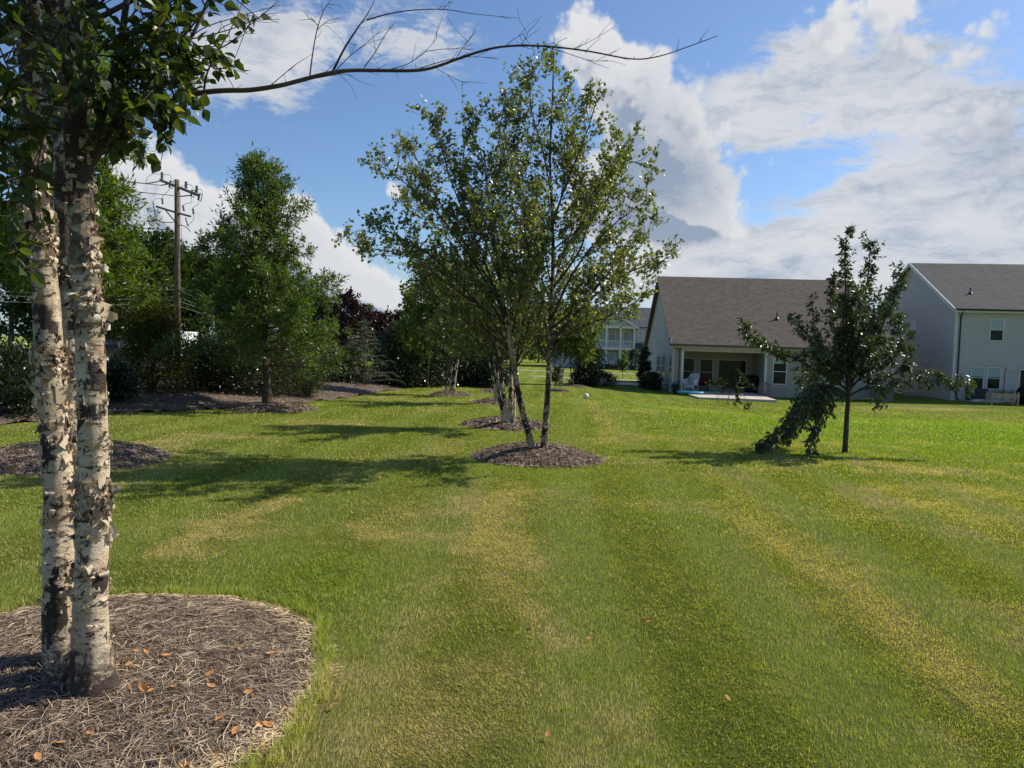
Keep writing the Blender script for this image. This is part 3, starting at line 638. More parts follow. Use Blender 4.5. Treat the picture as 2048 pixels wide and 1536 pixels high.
# boughs
W_ = MB(); Lf = MB()
def nb(px, Y0, dY, r0, r1): q = limb3(px, Y0, dY); W_.tube(q, np.linspace(r0, r1, len(q)), 8, cap=True); return q
bare = nb([(172, 345), (200, 295), (235, 258), (262, 240), (300, 222), (350, 200), (400, 186), (450, 181), (500, 180), (560, 171), (600, 161), (650, 148), (700, 141), (760, 141), (830, 141), (870, 134), (915, 118), (960, 103), (1000, 94), (1050, 91), (1110, 94), (1180, 103), (1265, 118), (1320, 112), (1380, 92), (1436, 71)], 3.08, .75, .0150, .0018)
sub = [([(318, 215), (330, 160), (352, 100), (385, 50), (420, 5), (440, -40)], .0065), ([(408, 184), (413, 150), (432, 108), (455, 70), (475, 30), (490, -10)], .0052), ([(435, 100), (470, 78), (505, 45), (560, 2)], .003), ([(620, 150), (625, 110), (634, 60), (648, 20), (662, 0)], .0038), ([(634, 60), (655, 42), (680, 36)], .002), ([(636, 52), (628, 42), (622, 34)], .002),
       ([(666, 142), (690, 95), (716, 55), (735, 28), (752, -5)], .0058), ([(733, 40), (780, 27), (830, 20), (890, 19), (950, 28), (1035, 36)], .0036), ([(885, 20), (895, 8), (902, -2)], .0018),
       ([(668, 145), (700, 112), (740, 80), (765, 55)], .0028), ([(728, 135), (750, 105), (770, 70), (790, 45)], .0028), ([(775, 140), (815, 128), (850, 103), (878, 72)], .0026), ([(850, 103), (890, 98), (945, 98)], .0018), ([(830, 140), (880, 124), (930, 114), (995, 116)], .0026), ([(908, 122), (930, 90), (952, 62)], .0018),
       ([(535, 176), (560, 155), (590, 130), (612, 116)], .0024), ([(600, 162), (640, 155), (680, 148), (705, 151)], .0026), ([(1040, 91), (1052, 75), (1058, 60)], .0015), ([(1105, 94), (1120, 82), (1133, 76)], .0015), ([(1145, 98), (1180, 83), (1232, 52)], .0018), ([(1090, 93), (1130, 105), (1180, 121), (1215, 121)], .0020), ([(1010, 93), (1028, 78), (1050, 66)], .0016), ([(870, 135), (905, 155), (932, 167)], .0016), ([(470, 181), (455, 155), (432, 140), (415, 130)], .0016),
       ([(300, 222), (280, 195), (290, 150), (310, 110), (330, 75)], .005), ([(352, 105), (400, 60), (470, 35), (560, 10)], .003), ([(340, 130), (390, 110), (450, 92), (500, 60)], .0022), ([(420, 85), (450, 52), (500, 42), (560, 38)], .002), ([(360, 82), (420, 70), (480, 52), (525, 30), (560, -5)], .003)]
for px, r in sub:
    q = limb3(px, 3.15 + .75 * max(0, (px[0][0] - 172)) / 1260, rng.uniform(-.15, .25)); W_.tube(q, np.linspace(r, .0010, len(q)), 6)
    for _ in range(rng.integers(2, 6)):    # little bare twiglets with buds
        b, d, L = along(q, np.array([rng.uniform(.25, .95)])); s = unit(d[0] + rng.normal(0, .6, 3)); l = rng.uniform(.03, .16)
        W_.tube([b[0], b[0] + s * l * .5 + rng.normal(0, .006, 3), b[0] + s * l], [.0013, .001, .0007], 4)
for _ in range(46):
    b, d, L = along(bare, np.array([rng.uniform(.15, .98)])); s = unit(d[0] * .5 + rng.normal(0, .6, 3) + [0, 0, .4]); l = rng.uniform(.01, .10); W_.tube([b[0], b[0] + s * l], [.0016, .0007], 4)
big = [([(170, 370), (186, 300), (205, 230), (222, 165), (240, 100), (250, 25), (262, -60), (280, -220)], 3.1, -.1, .021, .010), ([(222, 165), (262, 122), (320, 108), (372, 92), (430, -30), (470, -120)], 3.08, .3, .012, .005), ([(205, 215), (255, 165), (290, 122), (335, 118)], 3.1, .2, .011, .005),
       ([(160, 405), (110, 368), (60, 330), (0, 292), (-90, 240)], 3.1, -.4, .014, .007), ([(150, 190), (90, 200), (40, 207), (-20, 212), (-120, 190)], 3.0, -.5, .008, .003), ([(90, 195), (50, 175), (0, 160), (-60, 140)], 2.9, -.3, .005, .002),
       ([(60, 240), (20, 160), (-40, 80), (-120, 20)], 3.2, .3, .014, .006), ([(140, 120), (180, 20), (240, -120), (330, -300), (400, -460)], 3.1, .5, .020, .006), ([(60, 50), (10, -80), (-80, -240), (-200, -380)], 3.2, .5, .020, .006), ([(50, -100), (120, -260), (200, -420), (230, -560)], 3.3, .9, .018, .005),
       ([(100, 20), (60, -60), (20, -200), (-60, -420)], 3.3, -.8, .018, .005), ([(150, 200), (120, 120), (70, 40), (40, -100)], 3.0, -.5, .013, .005), ([(190, 40), (300, -20), (380, -80), (500, -200)], 3.1, .1, .012, .004), ([(60, 330), (30, 400), (20, 480), (36, 520)], 3.0, -.3, .005, .0015)]
for i, (px, Y0, dY, r0, r1) in enumerate(big):
    q = nb(px, Y0, dY, r0, r1)
    if i == 13: twigs(rng, W_, Lf, q, .004, 5, .10, 1, .06, 2, .055, OVATE, droop=.6, t0=.5); continue
    twigs(rng, W_, Lf, q, r0, [9, 7, 5, 6, 4, 3, 7, 14, 12, 14, 9, 5, 8][i], .50 if i > 5 else .32, 3, .20, 5, .055, OVATE, t0=.12, ang=1.0, droop=.5, ldroop=.25)
for (px, Y0) in (([(120, 260), (60, 250), (10, 262), (-30, 280)], 3.0), ([(150, 90), (100, 60), (40, 50), (-20, 40)], 2.9), ([(170, 130), (210, 90), (250, 60), (300, 30)], 2.95), ([(260, 230), (285, 200), (305, 180), (330, 150)], 3.05), ([(190, 330), (215, 290), (240, 262), (262, 215)], 3.0), ([(190, 300), (170, 240), (180, 180), (200, 120)], 2.95), ([(280, 60), (320, 30), (360, 10), (400, -10)], 3.1), ([(300, 30), (340, 60), (380, 80), (410, 105)], 3.1), ([(230, 190), (270, 190), (310, 170), (345, 170)], 3.05), ([(190, 260), (230, 240), (262, 210), (290, 200)], 2.98), ([(165, 300), (200, 240), (215, 200), (250, 180)], 3.0), ([(300, 130), (330, 150), (345, 180), (350, 215)], 3.1)):
    q = nb(px, Y0, -.1, .005, .002); twigs(rng, W_, Lf, q, .004, 5, .18, 2, .12, 5, .055, OVATE, t0=.05, ang=1.1, droop=.6, ldroop=.3)
# unseen high boughs over the frame, added towards the sun to shade the upper stems
for (pts, r) in (([(-1.97, 3.12, 3.1), (-1.4, 3.45, 3.75), (-.7, 3.8, 4.35), (.1, 4.1, 4.8)], .03), ([(-1.97, 3.15, 3.5), (-1.5, 3.3, 4.1), (-1.0, 3.6, 4.75), (-.5, 3.9, 5.4)], .03), ([(-1.95, 3.1, 3.3), (-1.2, 3.2, 3.95), (-.5, 3.3, 4.5), (.1, 3.5, 5.0)], .028), ([(-1.97, 3.2, 3.7), (-1.6, 3.9, 4.3), (-1.1, 4.5, 4.8)], .025), ([(-2.0, 3.2, 3.9), (-1.8, 3.3, 4.6), (-1.6, 3.5, 5.4), (-1.5, 3.6, 6.0)], .03), ([(-2.1, 3.3, 3.6), (-2.6, 3.4, 4.3), (-3.1, 3.5, 4.9)], .025),
                 ([(-1.97, 3.12, 3.05), (-1.5, 3.5, 3.6), (-1.0, 3.9, 3.95), (-.4, 4.3, 4.3)], .02), ([(-1.97, 3.12, 3.0), (-1.6, 3.3, 3.5), (-1.2, 3.5, 3.85), (-.8, 3.6, 4.1)], .02)):
    q = smoothline(pts, 4); W_.tube(q, np.linspace(r, .005, len(q)), 7); twigs(rng, W_, Lf, q, r, 30, .55, 4, .24, 7, .070, QUAD, t0=.2, ang=.9)
W_.build('branches', BARKD, T, smooth=True); Lf.build('foliage', L_BIRN, T)

# ---------------------------------------------------------------- the tall two-stemmed birch
def birch(name_label, base, stems, limbs, Yb, lsize, dens, seed, leafm=L_BIRCH, shape=BROAD, L2=.62, group='birch trees standing in the lawn', bark=BIRCH_F, sides=10, fl=0, loc=None, L3=.24):
    rng = np.random.default_rng(seed); g = P(*base, Yb); T = thing('birch_tree', name_label, 'tree', (g[0], g[1], float(gz(g[0], g[1]))), group)
    Wd = MB(); Lf = MB()
    for (px, dY, r0, r1) in stems:
        mb = MB(); p = stemtube(mb, [P(a, b, Yb + dY * (i / (len(px) - 1)) ** 1.3) for i, (a, b) in enumerate(px)], r0, r1, rng, sides, .09, .3, 8); tr = mb.build('trunk', bark, T, smooth=True)
        if fl: f = MB(); flakes(f, p, lambda t: r0 + (r1 - r0) * t, fl, rng, .02, .06, 0, .45); f.build('peeling_bark', FLK, tr, kind='stuff')
        twigs(rng, Wd, Lf, p, r1 * 2, int(13 * dens), L2 * 1.1, 5, L3, 7, lsize, shape, t0=.45, ang=.9, upb=.35)
    for (px, Y0, dY, r0) in limbs:
        q = limb3(px, Yb + Y0, dY); Wd.tube(q, np.linspace(r0, .004, len(q)), 6); L = np.linalg.norm(q[-1] - q[0])
        twigs(rng, Wd, Lf, q, r0, max(5, int(L * 8 * dens)), L2, 5, L3, 7, lsize, shape, t0=.18, ang=.75, upb=.3)
    Wd.build('branches', BARKD, T, smooth=True); Lf.build('foliage', leafm, T); return T
birch('tallest birch with two slender stems on the round mulch mound in mid lawn', (1076, 903), 
    [([(1066, 905), (1058, 870), (1047, 830), (1037, 790), (1030, 745), (1022, 700), (1012, 640), (1000, 560), (985, 470), (975, 380), (968, 300)], -.5, .052, .014), ([(1087, 906), (1090, 870), (1093, 820), (1097, 760), (1099, 700), (1102, 620), (1106, 520), (1104, 420), (1100, 320), (1104, 220), (1108, 112)], .2, .058, .009)],
    [([(1100, 690), (1150, 630), (1215, 570), (1280, 535), (1338, 522)], .0, .5, .026), ([(1102, 640), (1150, 540), (1215, 460), (1290, 402)], .0, -.7, .024), ([(1105, 540), (1165, 440), (1215, 350), (1250, 285)], .1, .6, .02), ([(1102, 450), (1140, 350), (1175, 260), (1195, 195)], .1, -.5, .018),
     ([(1100, 600), (1060, 500), (1015, 380), (1000, 250), (1030, 180)], .1, .9, .02), ([(1024, 715), (1000, 610), (960, 500), (905, 370), (868, 240)], -.1, -.6, .024), ([(1012, 680), (940, 590), (860, 510), (790, 470), (742, 452)], -.1, -.9, .022), ([(1000, 640), (905, 575), (815, 512), (702, 492)], -.2, .8, .02), ([(1010, 620), (930, 500), (850, 400), (760, 330)], -.2, -.2, .02),
     ([(1004, 600), (920, 470), (860, 370), (820, 290)], -.2, 1.1, .018), ([(1005, 580), (985, 440), (1000, 330), (1040, 230)], -.2, .2, .018), ([(1101, 700), (1160, 655), (1230, 628), (1290, 590)], .0, -.9, .018), ([(1022, 720), (970, 670), (900, 620), (845, 560)], .0, -.5, .018), ([(1099, 640), (1110, 560), (1150, 430), (1150, 300)], .0, 1.6, .02),
     ([(1018, 690), (1040, 590), (1050, 470), (1045, 350)], .0, -1.5, .02), ([(1100, 660), (1180, 590), (1240, 520), (1300, 460)], .0, 1.3, .02), ([(1105, 400), (1085, 300), (1060, 200), (1080, 140)], .1, -.3, .014), ([(1105, 500), (1200, 420), (1250, 330), (1290, 330)], .1, .2, .016), ([(1010, 650), (950, 560), (880, 460), (800, 400)], -.1, 1.5, .02), ([(1000, 560), (960, 450), (925, 330), (950, 230)], -.3, .1, .014),
     ([(1020, 700), (950, 640), (880, 560), (820, 520)], -.1, 1.4, .018), ([(1102, 670), (1180, 640), (1240, 580), (1250, 520)], 0, 1.6, .018), ([(1100, 620), (1060, 560), (1000, 500), (960, 420)], 0, -1.3, .018), ([(1103, 580), (1160, 500), (1180, 420), (1210, 330)], 0, -1.4, .018), ([(1097, 700), (1085, 600), (1070, 480), (1062, 330)], 0, -.4, .016), ([(1030, 740), (1060, 640), (1075, 540), (1075, 430)], .1, .5, .016), ([(1104, 460), (1125, 380), (1135, 280), (1130, 200)], 0, .3, .014), ([(1100, 560), (1080, 470), (1040, 400), (1030, 320)], 0, .3, .014), ([(1098, 730), (1070, 680), (1050, 620), (1060, 540)], 0, -.8, .014), ([(1098, 720), (1130, 660), (1150, 600), (1180, 560)], 0, .9, .014)],
    10.78, .060, 1.25, 21, fl=110, bark=BIRCH_M)
# the next clumps in the row
S2 = [([(1013, 848), (1008, 800), (1002, 750), (996, 700), (985, 640), (975, 560)], -.3, .060, .012), ([(1019, 848), (1022, 800), (1022, 740), (1025, 660), (1030, 570)], .1, .07, .012), ([(1027, 848), (1028, 800), (1030, 750), (1040, 680), (1056, 580)], .5, .055, .012), ([(1010, 846), (998, 790), (992, 730), (972, 690), (950, 640)], .2, .04, .01)]
L2_ = [([(1000, 740), (960, 690), (915, 640), (880, 590)], 0, -.8, .02), ([(996, 700), (950, 620), (920, 560), (900, 540)], 0, .7, .02), ([(1022, 700), (1020, 600), (1010, 520), (1000, 480)], .1, .5, .02), ([(1030, 720), (1080, 660), (1110, 600), (1130, 560)], .2, .6, .02), ([(1028, 740), (1070, 690), (1110, 660), (1150, 640)], .2, -.7, .02), ([(1002, 720), (970, 650), (960, 580), (975, 520)], 0, 1.2, .02), ([(1025, 680), (1050, 600), (1070, 530), (1060, 490)], .1, -1, .02), ([(998, 760), (950, 720), (900, 690), (870, 660)], 0, .5, .016)]
birch('birch of three white stems on the mulch mound just behind the tallest birch', (1018, 848), S2, L2_, 15.1, .085, 1.15, 22, shape=QUAD, L2=.75, fl=40)
S3 = [([(995, 797), (994, 770), (990, 740), (985, 690), (975, 620)], 0, .07, .015), ([(999, 797), (1001, 765), (1006, 720), (1015, 640)], .4, .06, .015), ([(992, 797), (986, 760), (975, 710), (960, 650)], -.4, .05, .015)]
L3_ = [([(990, 740), (960, 700), (930, 660), (910, 620)], 0, -1, .02), ([(1000, 730), (1040, 690), (1060, 640), (1075, 600)], 0, .8, .02), ([(988, 720), (960, 660), (940, 610), (930, 580)], 0, 1, .02), ([(1004, 710), (1030, 650), (1020, 590), (1010, 560)], 0, -1, .02), ([(985, 720), (950, 700), (915, 690), (900, 670)], 0, .2, .02)]
birch('third birch clump back in the row, its stems seen left of the tall birch', (995, 797), S3, L3_, 23.0, .11, 1.0, 23, shape=QUAD, L2=.95, sides=7, leafm=L_BIRCH)
S4 = [([(893, 781), (888, 755), (884, 725), (880, 680), (872, 620)], -.2, .055, .015), ([(901, 781), (902, 745), (905, 700), (906, 620), (905, 560)], .2, .055, .012), ([(907, 781), (912, 745), (917, 710), (925, 650), (935, 590)], .4, .05, .015)]
L4_ = [([(886, 730), (860, 690), (835, 640), (815, 600)], 0, -1, .02), ([(884, 720), (850, 650), (840, 590), (850, 560)], 0, .8, .02), ([(904, 710), (890, 640), (880, 580), (890, 545)], 0, -.6, .02), ([(915, 715), (945, 670), (965, 620), (980, 590)], 0, .6, .02), ([(904, 700), (915, 630), (930, 570), (945, 540)], 0, 1, .02), ([(884, 740), (855, 720), (825, 690), (805, 660)], 0, .3, .02), ([(918, 730), (950, 710), (975, 680), (990, 650)], 0, -.6, .02), ([(905, 690), (870, 620), (860, 560), (880, 530)], 0, .2, .02)]
birch('three-stemmed birch with pale stems beside the dark magnolia shrubs', (900, 781), S4, L4_, 27.2, .12, 1.15, 24, shape=QUAD, L2=1.05, sides=7, leafm=L_FARB, L3=.34)
S5 = [([(1112, 772), (1112, 745), (1110, 715), (1108, 680)], 0, .055, .02), ([(1118, 772), (1120, 745), (1121, 710), (1124, 660)], .3, .055, .02), ([(1122, 772), (1126, 745), (1130, 712), (1138, 670)], .6, .055, .02)]
L5_ = [([(1112, 730), (1085, 700), (1065, 670)], 0, -1, .02), ([(1120, 710), (1110, 660), (1100, 620)], 0, .8, .02), ([(1126, 725), (1155, 690), (1175, 650)], 0, .5, .02), ([(1122, 700), (1140, 640), (1150, 610)], 0, -.6, .02), ([(1118, 720), (1090, 660), (1080, 630)], 0, .9, .02), ([(1128, 735), (1165, 710), (1185, 690)], 0, 1.1, .02)]
birch('slim multi-stemmed birch seen just right of the tall birch trunk', (1117, 772), S5, L5_, 37.6, .16, 1.2, 25, shape=QUAD, L2=1.2, sides=6, leafm=L_FARB, L3=.4)
S6 = [([(1147, 758), (1147, 735), (1148, 700), (1150, 660)], 0, .05, .02), ([(1143, 758), (1141, 730), (1138, 690)], 0, .05, .02)]
L6_ = [([(1147, 715), (1125, 685), (1110, 655)], 0, 1, .02), ([(1148, 710), (1170, 680), (1185, 640)], 0, .6, .02), ([(1148, 700), (1150, 650), (1158, 620)], 0, -1, .02), ([(1146, 710), (1135, 660), (1130, 630)], 0, -1, .02)]
birch('farthest slim birch, thin grey stems beside the dark round bush', (1147, 758), S6, L6_, 47, .2, 1.2, 26, shape=QUAD, L2=1.6, sides=6, leafm=L_FARB, L3=.5)

# ---------------------------------------------------------------- leader trees (oaks, conifers, plums)
def leader_tree(kind, label, cat, X_, Y_, H, r0, prof, nl, leafm, bark, seed, shape, lsize, z0=None, ang=.35, L2=.7, L3=.3, n2m=6, n3=4, nleaf=6, lean=(0, 0), twist=.04, droop=0, start=.16, group=None, n1=None, upb=.2, sides=10, rise=None, asym=None, leafdir=.6, rough_=False):
    rng = np.random.default_rng(seed); zb = bz(X_, Y_) if z0 is None else z0
    T = thing(kind, label, cat, (X_, Y_, zb), group); Wd = MB(); Lf = MB(); tk = MB()
    ks = np.linspace(0, 1, 9); pts = np.stack([X_ + lean[0] * ks + rng.normal(0, twist, 9) * (ks > .05), Y_ + lean[1] * ks + rng.normal(0, twist, 9) * (ks > .05), zb - .05 + H * ks], 1)
    p = stemtube(tk, pts, r0, .012, rng, sides, .08, .35, 5); tk.build('trunk', bark, T, smooth=True)
    for i in range(nl):
        t = start + (1 - start) * ((i + rng.random() * .8) / nl) ** .95; az_ = i * 2.399 + rng.uniform(-.3, .3)
        L = prof(t) * (rng.uniform(.62, 1.28) if rough_ else rng.uniform(.78, 1.12))
        if asym: L *= asym(az_, t)
        b, d, _ = along(p, np.array([t])); b = b[0]; el_ = ang + (rise or .5) * (t - .3) + rng.normal(0, .1)
        dr = np.array([math.cos(az_) * math.cos(el_), math.sin(az_) * math.cos(el_), math.sin(el_)])
        q = smoothline([b, b + dr * L * .35, b + dr * L * .7 + np.array([0, 0, upb * L * .08 - droop * L * .08]) + rng.normal(0, .03 * L, 3), b + dr * L + np.array([0, 0, upb * L * .3 - droop * L * .25])], 3)
        rl = max(.006, r0 * .32 * (1 - t) + .004); Wd.tube(q, np.linspace(rl, .003, len(q)), 5)
        twigs(rng, Wd, Lf, q, rl, max(3, int(L * n2m)), L2 * min(1, .4 + L / 2), n3, L3, nleaf, lsize, shape, t0=.12, ang=.8, upb=upb, droop=droop, leafdir=leafdir)
    Wd.build('branches', bark, T, smooth=True); Lf.build('foliage', leafm, T); return T
oakprof = lambda t: 2.55 * (1 - t) ** .62 * min(1, (t - .05) / .15) + .35
leader_tree('oak_tree', 'big bright green willow-leaved oak filling the left edge behind the near birch', 'tree', -6.05, 9.75, 6.0, .10, lambda t: .88 * (1 - t) ** .5 * min(1, (t - .02) / .12) + .12, 92, L_OAK, BARKD, 31, SLIM, .088, rough_=True, ang=.2, L2=.52, L3=.22, n2m=12, n3=5, nleaf=9, start=.35, twist=.05, upb=.25, leafdir=.9)
leader_tree('oak_tree', 'pointed green oak with one straight trunk on the left lawn', 'tree', -6.25, 18.1, 5.95, .105, lambda t: (2.0 * (1 - t) ** .8 * min(1, (t - .04) / .12) + .22), 80, L_PIN, BARKD, 32, SLIM, .125, z0=.13, rough_=True, ang=.12, L2=.66, L3=.28, n2m=9, n3=5, nleaf=8, start=.17, lean=(-.30, 0), twist=.05, upb=.3, rise=.9, leafdir=.9)
# weeping fruit tree
rng = np.random.default_rng(41); Y0 = 13.2; g = P(1690, 908, Y0)
T = thing('fruit_tree', 'small dark leafy tree with drooping and outstretched boughs before the brown-roofed house', 'tree', (g[0], g[1], g[2])); mb = MB()
p = stemtube(mb, [P(1689, 912, Y0), P(1692, 870, Y0), P(1694, 830, Y0), P(1697, 798, Y0), P(1700, 760, Y0), P(1702, 700, Y0), P(1705, 640, Y0)], .050, .026, rng, 12, .08, .25, 6); mb.build('trunk', BARKD, T, smooth=True)
Wd = MB(); Lf = MB()
for (px, a, dY, r0, dn, L2, dr, ns) in [([(1697, 770), (1694, 680), (1692, 600), (1690, 530), (1692, 465)], 0, .3, .028, 8, .22, 0, 4), ([(1700, 760), (1718, 680), (1730, 600), (1738, 530), (1740, 480)], 0, -.3, .028, 8, .25, 0, 4), ([(1700, 770), (1740, 700), (1770, 640), (1790, 590), (1800, 548)], 0, .3, .026, 8, .32, 0, 5), ([(1702, 770), (1760, 735), (1800, 700), (1795, 640)], 0, -.6, .02, 8, .34, 0, 5),
        ([(1700, 790), (1750, 765), (1810, 742), (1870, 748), (1935, 765)], 0, -.2, .024, 8, .30, .8, 5), ([(1780, 755), (1815, 720), (1825, 700)], -.1, .1, .008, 6, .15, 0, 3), ([(1697, 780), (1640, 745), (1580, 712), (1530, 690), (1486, 655)], 0, .1, .024, 8, .28, .1, 5), ([(1696, 770), (1650, 720), (1615, 670), (1580, 640)], 0, -.4, .02, 7, .26, .1, 4), ([(1660, 730), (1640, 680), (1628, 640), (1624, 600)], 0, .2, .012, 5, .16, 0, 3),
        ([(1697, 792), (1650, 775), (1610, 800), (1575, 845), (1522, 888)], 0, -.5, .024, 11, .30, 1.2, 6), ([(1697, 795), (1660, 790), (1635, 830), (1625, 888)], 0, -.6, .018, 8, .20, 1.4, 5), ([(1697, 790), (1640, 770), (1600, 790), (1580, 830)], 0, .3, .018, 8, .28, 1.0, 5), ([(1698, 780), (1680, 700), (1660, 620), (1670, 550)], 0, .5, .02, 7, .25, 0, 4), ([(1700, 780), (1720, 740), (1760, 780), (1765, 800)], 0, -.5, .016, 6, .25, .6, 5),
        ([(1700, 770), (1700, 700), (1715, 640), (1720, 590)], 0, -.8, .02, 8, .33, 0, 5), ([(1700, 770), (1710, 720), (1750, 660), (1760, 600)], 0, .8, .02, 8, .33, 0, 5), ([(1697, 785), (1660, 750), (1620, 740), (1600, 760)], 0, .8, .018, 7, .30, .5, 5), ([(1698, 780), (1670, 730), (1650, 700), (1640, 700)], 0, -.9, .018, 8, .30, .2, 5), ([(1697, 790), (1650, 780), (1600, 815), (1560, 870)], 0, .5, .018, 10, .34, 1.1, 6), ([(1697, 788), (1655, 770), (1620, 785), (1600, 830)], 0, -.9, .018, 9, .30, 1.0, 6), ([(1700, 780), (1690, 720), (1720, 680), (1740, 700)], 0, .9, .018, 9, .36, .2, 6), ([(1700, 780), (1730, 740), (1745, 700), (1755, 680)], 0, -.9, .018, 9, .34, .1, 6), ([(1699, 780), (1690, 700), (1685, 640), (1700, 600)], 0, -.5, .018, 9, .32, .1, 6)]:
    q = limb3(px, Y0 + a, dY); L = np.linalg.norm(q[-1] - q[0]); Wd.tube(q, np.linspace(r0, .004, len(q)), 6)
    twigs(rng, Wd, Lf, q, r0, int(L * dn * 1.6) + 3, L2, 3, .15, ns + 1, .088, (np.array([(0, 0, 0), (.42, -.24, .06), (.42, .24, .06), (1, 0, -.14), (.45, 0, -.02)]), BROAD[1]), t0=.15, ang=.8, upb=.25 - .4 * dr, droop=dr, ldroop=.35 + .3 * dr)
Wd.build('branches', BARKD, T, smooth=True); Lf.build('foliage', L_FRT, T)

# ---------------------------------------------------------------- shrubs: stems fanning from the ground into clumped foliage
def shrub(kind, label, cat, X_, Y_, rx, ry, H, leafm, seed, n, lsize, shape=QUAD, form='round', group=None, zb=None, ncl=60, stem=BARKD, lo=.0, leafup=.4, sigma=.16):
    rng = np.random.default_rng(seed); z0 = bz(X_, Y_) if zb is None else zb; T = thing(kind, label, cat, (X_, Y_, z0), group)
    a = rng.uniform(0, 2 * math.pi, ncl); v = rng.uniform(lo, 1, ncl); q = np.sqrt(rng.uniform(.12, 1, ncl))
    if form == 'cone': w = (1 - v) ** .8 * .95 + .06
    elif form == 'column': w = np.sin(np.clip(v, .0, 1) * math.pi * .86 + .25) ** .6
    elif form == 'vase': w = .25 + .75 * v ** .7; w = w * np.where(v > .85, .8, 1)
    else: w = np.sqrt(np.clip(1 - (v * 1.25 - .4) ** 2 / .75, .05, 1))
    C = np.stack([X_ + rx * w * q * np.cos(a), Y_ + ry * w * q * np.sin(a), z0 + .06 + H * v * rng.uniform(.93, 1.05, ncl)], 1)
    Wd = MB()
    for c in C[:26]:
        b = np.array([X_, Y_, z0]) + rng.normal(0, .05, 3) * [1, 1, 0]; m_ = (b + c) / 2 + rng.normal(0, .05, 3) + [0, 0, .06 * H]
        Wd.tube([b, m_, c], [.014, .009, .004], 4, cap=False)
    idx = rng.integers(0, ncl, n); s = sigma * min(rx, H) * 1.3
    off = rng.normal(0, 1, (n, 3)) * [s * 1.1, s * 1.1, s * .75]; Pt = C[idx] + off; Pt[:, 2] = np.maximum(Pt[:, 2], z0 + .03)
    Ad = Pt - np.array([X_, Y_, z0 + H * .35]); Ad = unit(Ad) + rng.normal(0, .6, (n, 3)); Ad[:, 2] += .2
    Lf = MB(); leaves(Lf, Pt, Ad, lsize, rng, shape, leafup); Wd.build('stems', stem, T); Lf.build('foliage', leafm, T); return T
def gxy(px, py): q = G(px, py); return q[0], q[1]
# left-hand shrubs on the street bed  (px of base, depth)
def at(px, Y_): return (px - 1024) / F * Y_ , Y_
SH = [('cedar_shrub', 'tall cone-shaped cedar with yellow brown tips left of the utility pole', 'shrub', 304, 18.5, .98, .9, 2.2, L_CEDAR, 'cone', 26000, .085, SLIM),
      ('shrub', 'low glossy dark shrub at the left edge behind the near birch', 'shrub', 20, 14.0, .75, .7, 1.15, L_DARK, 'round', 3600, .085, QUAD),
      ('shrub', 'rounded dark shrub between the near birch and the cone-shaped cedar', 'shrub', 214, 16.6, .58, .55, .72, L_DARK, 'round', 3000, .085, QUAD),
      ('shrub', 'dark bushy holly behind the near birch stems', 'shrub', 95, 15.4, .9, .8, 1.05, L_DARK, 'round', 3600, .085, QUAD),
      ('shrub', 'spreading dark purple shrub right of the yellow guy guard', 'shrub', 415, 21.0, .95, .8, 1.25, L_DARK, 'round', 4500, .09, QUAD),
      ('shrub', 'near-black shrub in the shade left of the straight oak trunk', 'shrub', 452, 20.4, .85, .8, 1.35, L_DARK, 'round', 4500, .09, QUAD),
      ('shrub', 'olive green feathery shrub directly behind the straight oak trunk', 'shrub', 512, 21.0, .9, .8, 1.55, L_OLIVE, 'round', 5500, .11, SLIM),
      ('shrub', 'feathery dark shrub just right of the straight oak trunk', 'shrub', 566, 22.5, .95, .8, 1.55, L_OLIVE, 'round', 5500, .11, SLIM),
      ('shrub', 'grey green vase-shaped shrub with leaning stems on the street bed', 'shrub', 618, 22.2, .85, .8, 1.65, L_OLIVE, 'vase', 5200, .10, NEED),
      ('shrub', 'small leafy shrub in front of the silver car', 'shrub', 668, 29.0, .7, .7, 1.05, L_DARK, 'round', 2600, .10, QUAD),
      ('shrub', 'low green shrub at the left foot of the small deodar', 'shrub', 700, 30.0, .75, .7, 1.3, L_OLIVE, 'round', 2600, .10, QUAD),
      ('magnolia_shrub', 'big dark glossy magnolia right of the small deodar', 'shrub', 795, 32.5, 1.15, 1.0, 2.3, L_DARK, 'round', 5200, .14, QUAD),
      ('magnolia_shrub', 'dark glossy magnolia behind the lone black tree trunk', 'shrub', 842, 34.0, 1.3, 1.0, 2.45, L_DARK, 'round', 5200, .14, QUAD),
      ('shrub', 'black green shrub behind the pale-stemmed birch clump', 'shrub', 905, 37.0, 1.4, 1.1, 2.4, L_DARK, 'round', 4200, .16, QUAD),
      ('shrub', 'broad dark evergreen shrub at the right end of the street bed', 'shrub', 950, 37.5, 1.25, 1.0, 2.3, L_DARK, 'round', 4200, .16, QUAD),
      ('shrub', 'tall narrow dark evergreen left of the tall birch stems', 'shrub', 985, 41.0, 1.0, 1.0, 2.6, L_DARK, 'round', 3600, .18, QUAD),
      ('shrub', 'green brown evergreen wedged at the end of the shrub row', 'shrub', 930, 43.0, 1.2, 1.0, 3.2, L_FAR, 'cone', 3600, .18, QUAD)]
for i, (k, lab, cat, px, Y_, rx, ry, H, lm, form, n, ls, sh) in enumerate(SH):
    X_, Y_ = at(px, Y_); shrub(k, lab, cat, X_, Y_, rx, ry, H, lm, 100 + i, int(n * (1.0 if n > 9000 else 1.7)), ls * (.85 if n < 9000 else 1), sh, form, 'shrubs on the long mulch bed', ncl=220 if n > 9000 else (110 if n > 4000 else 70))
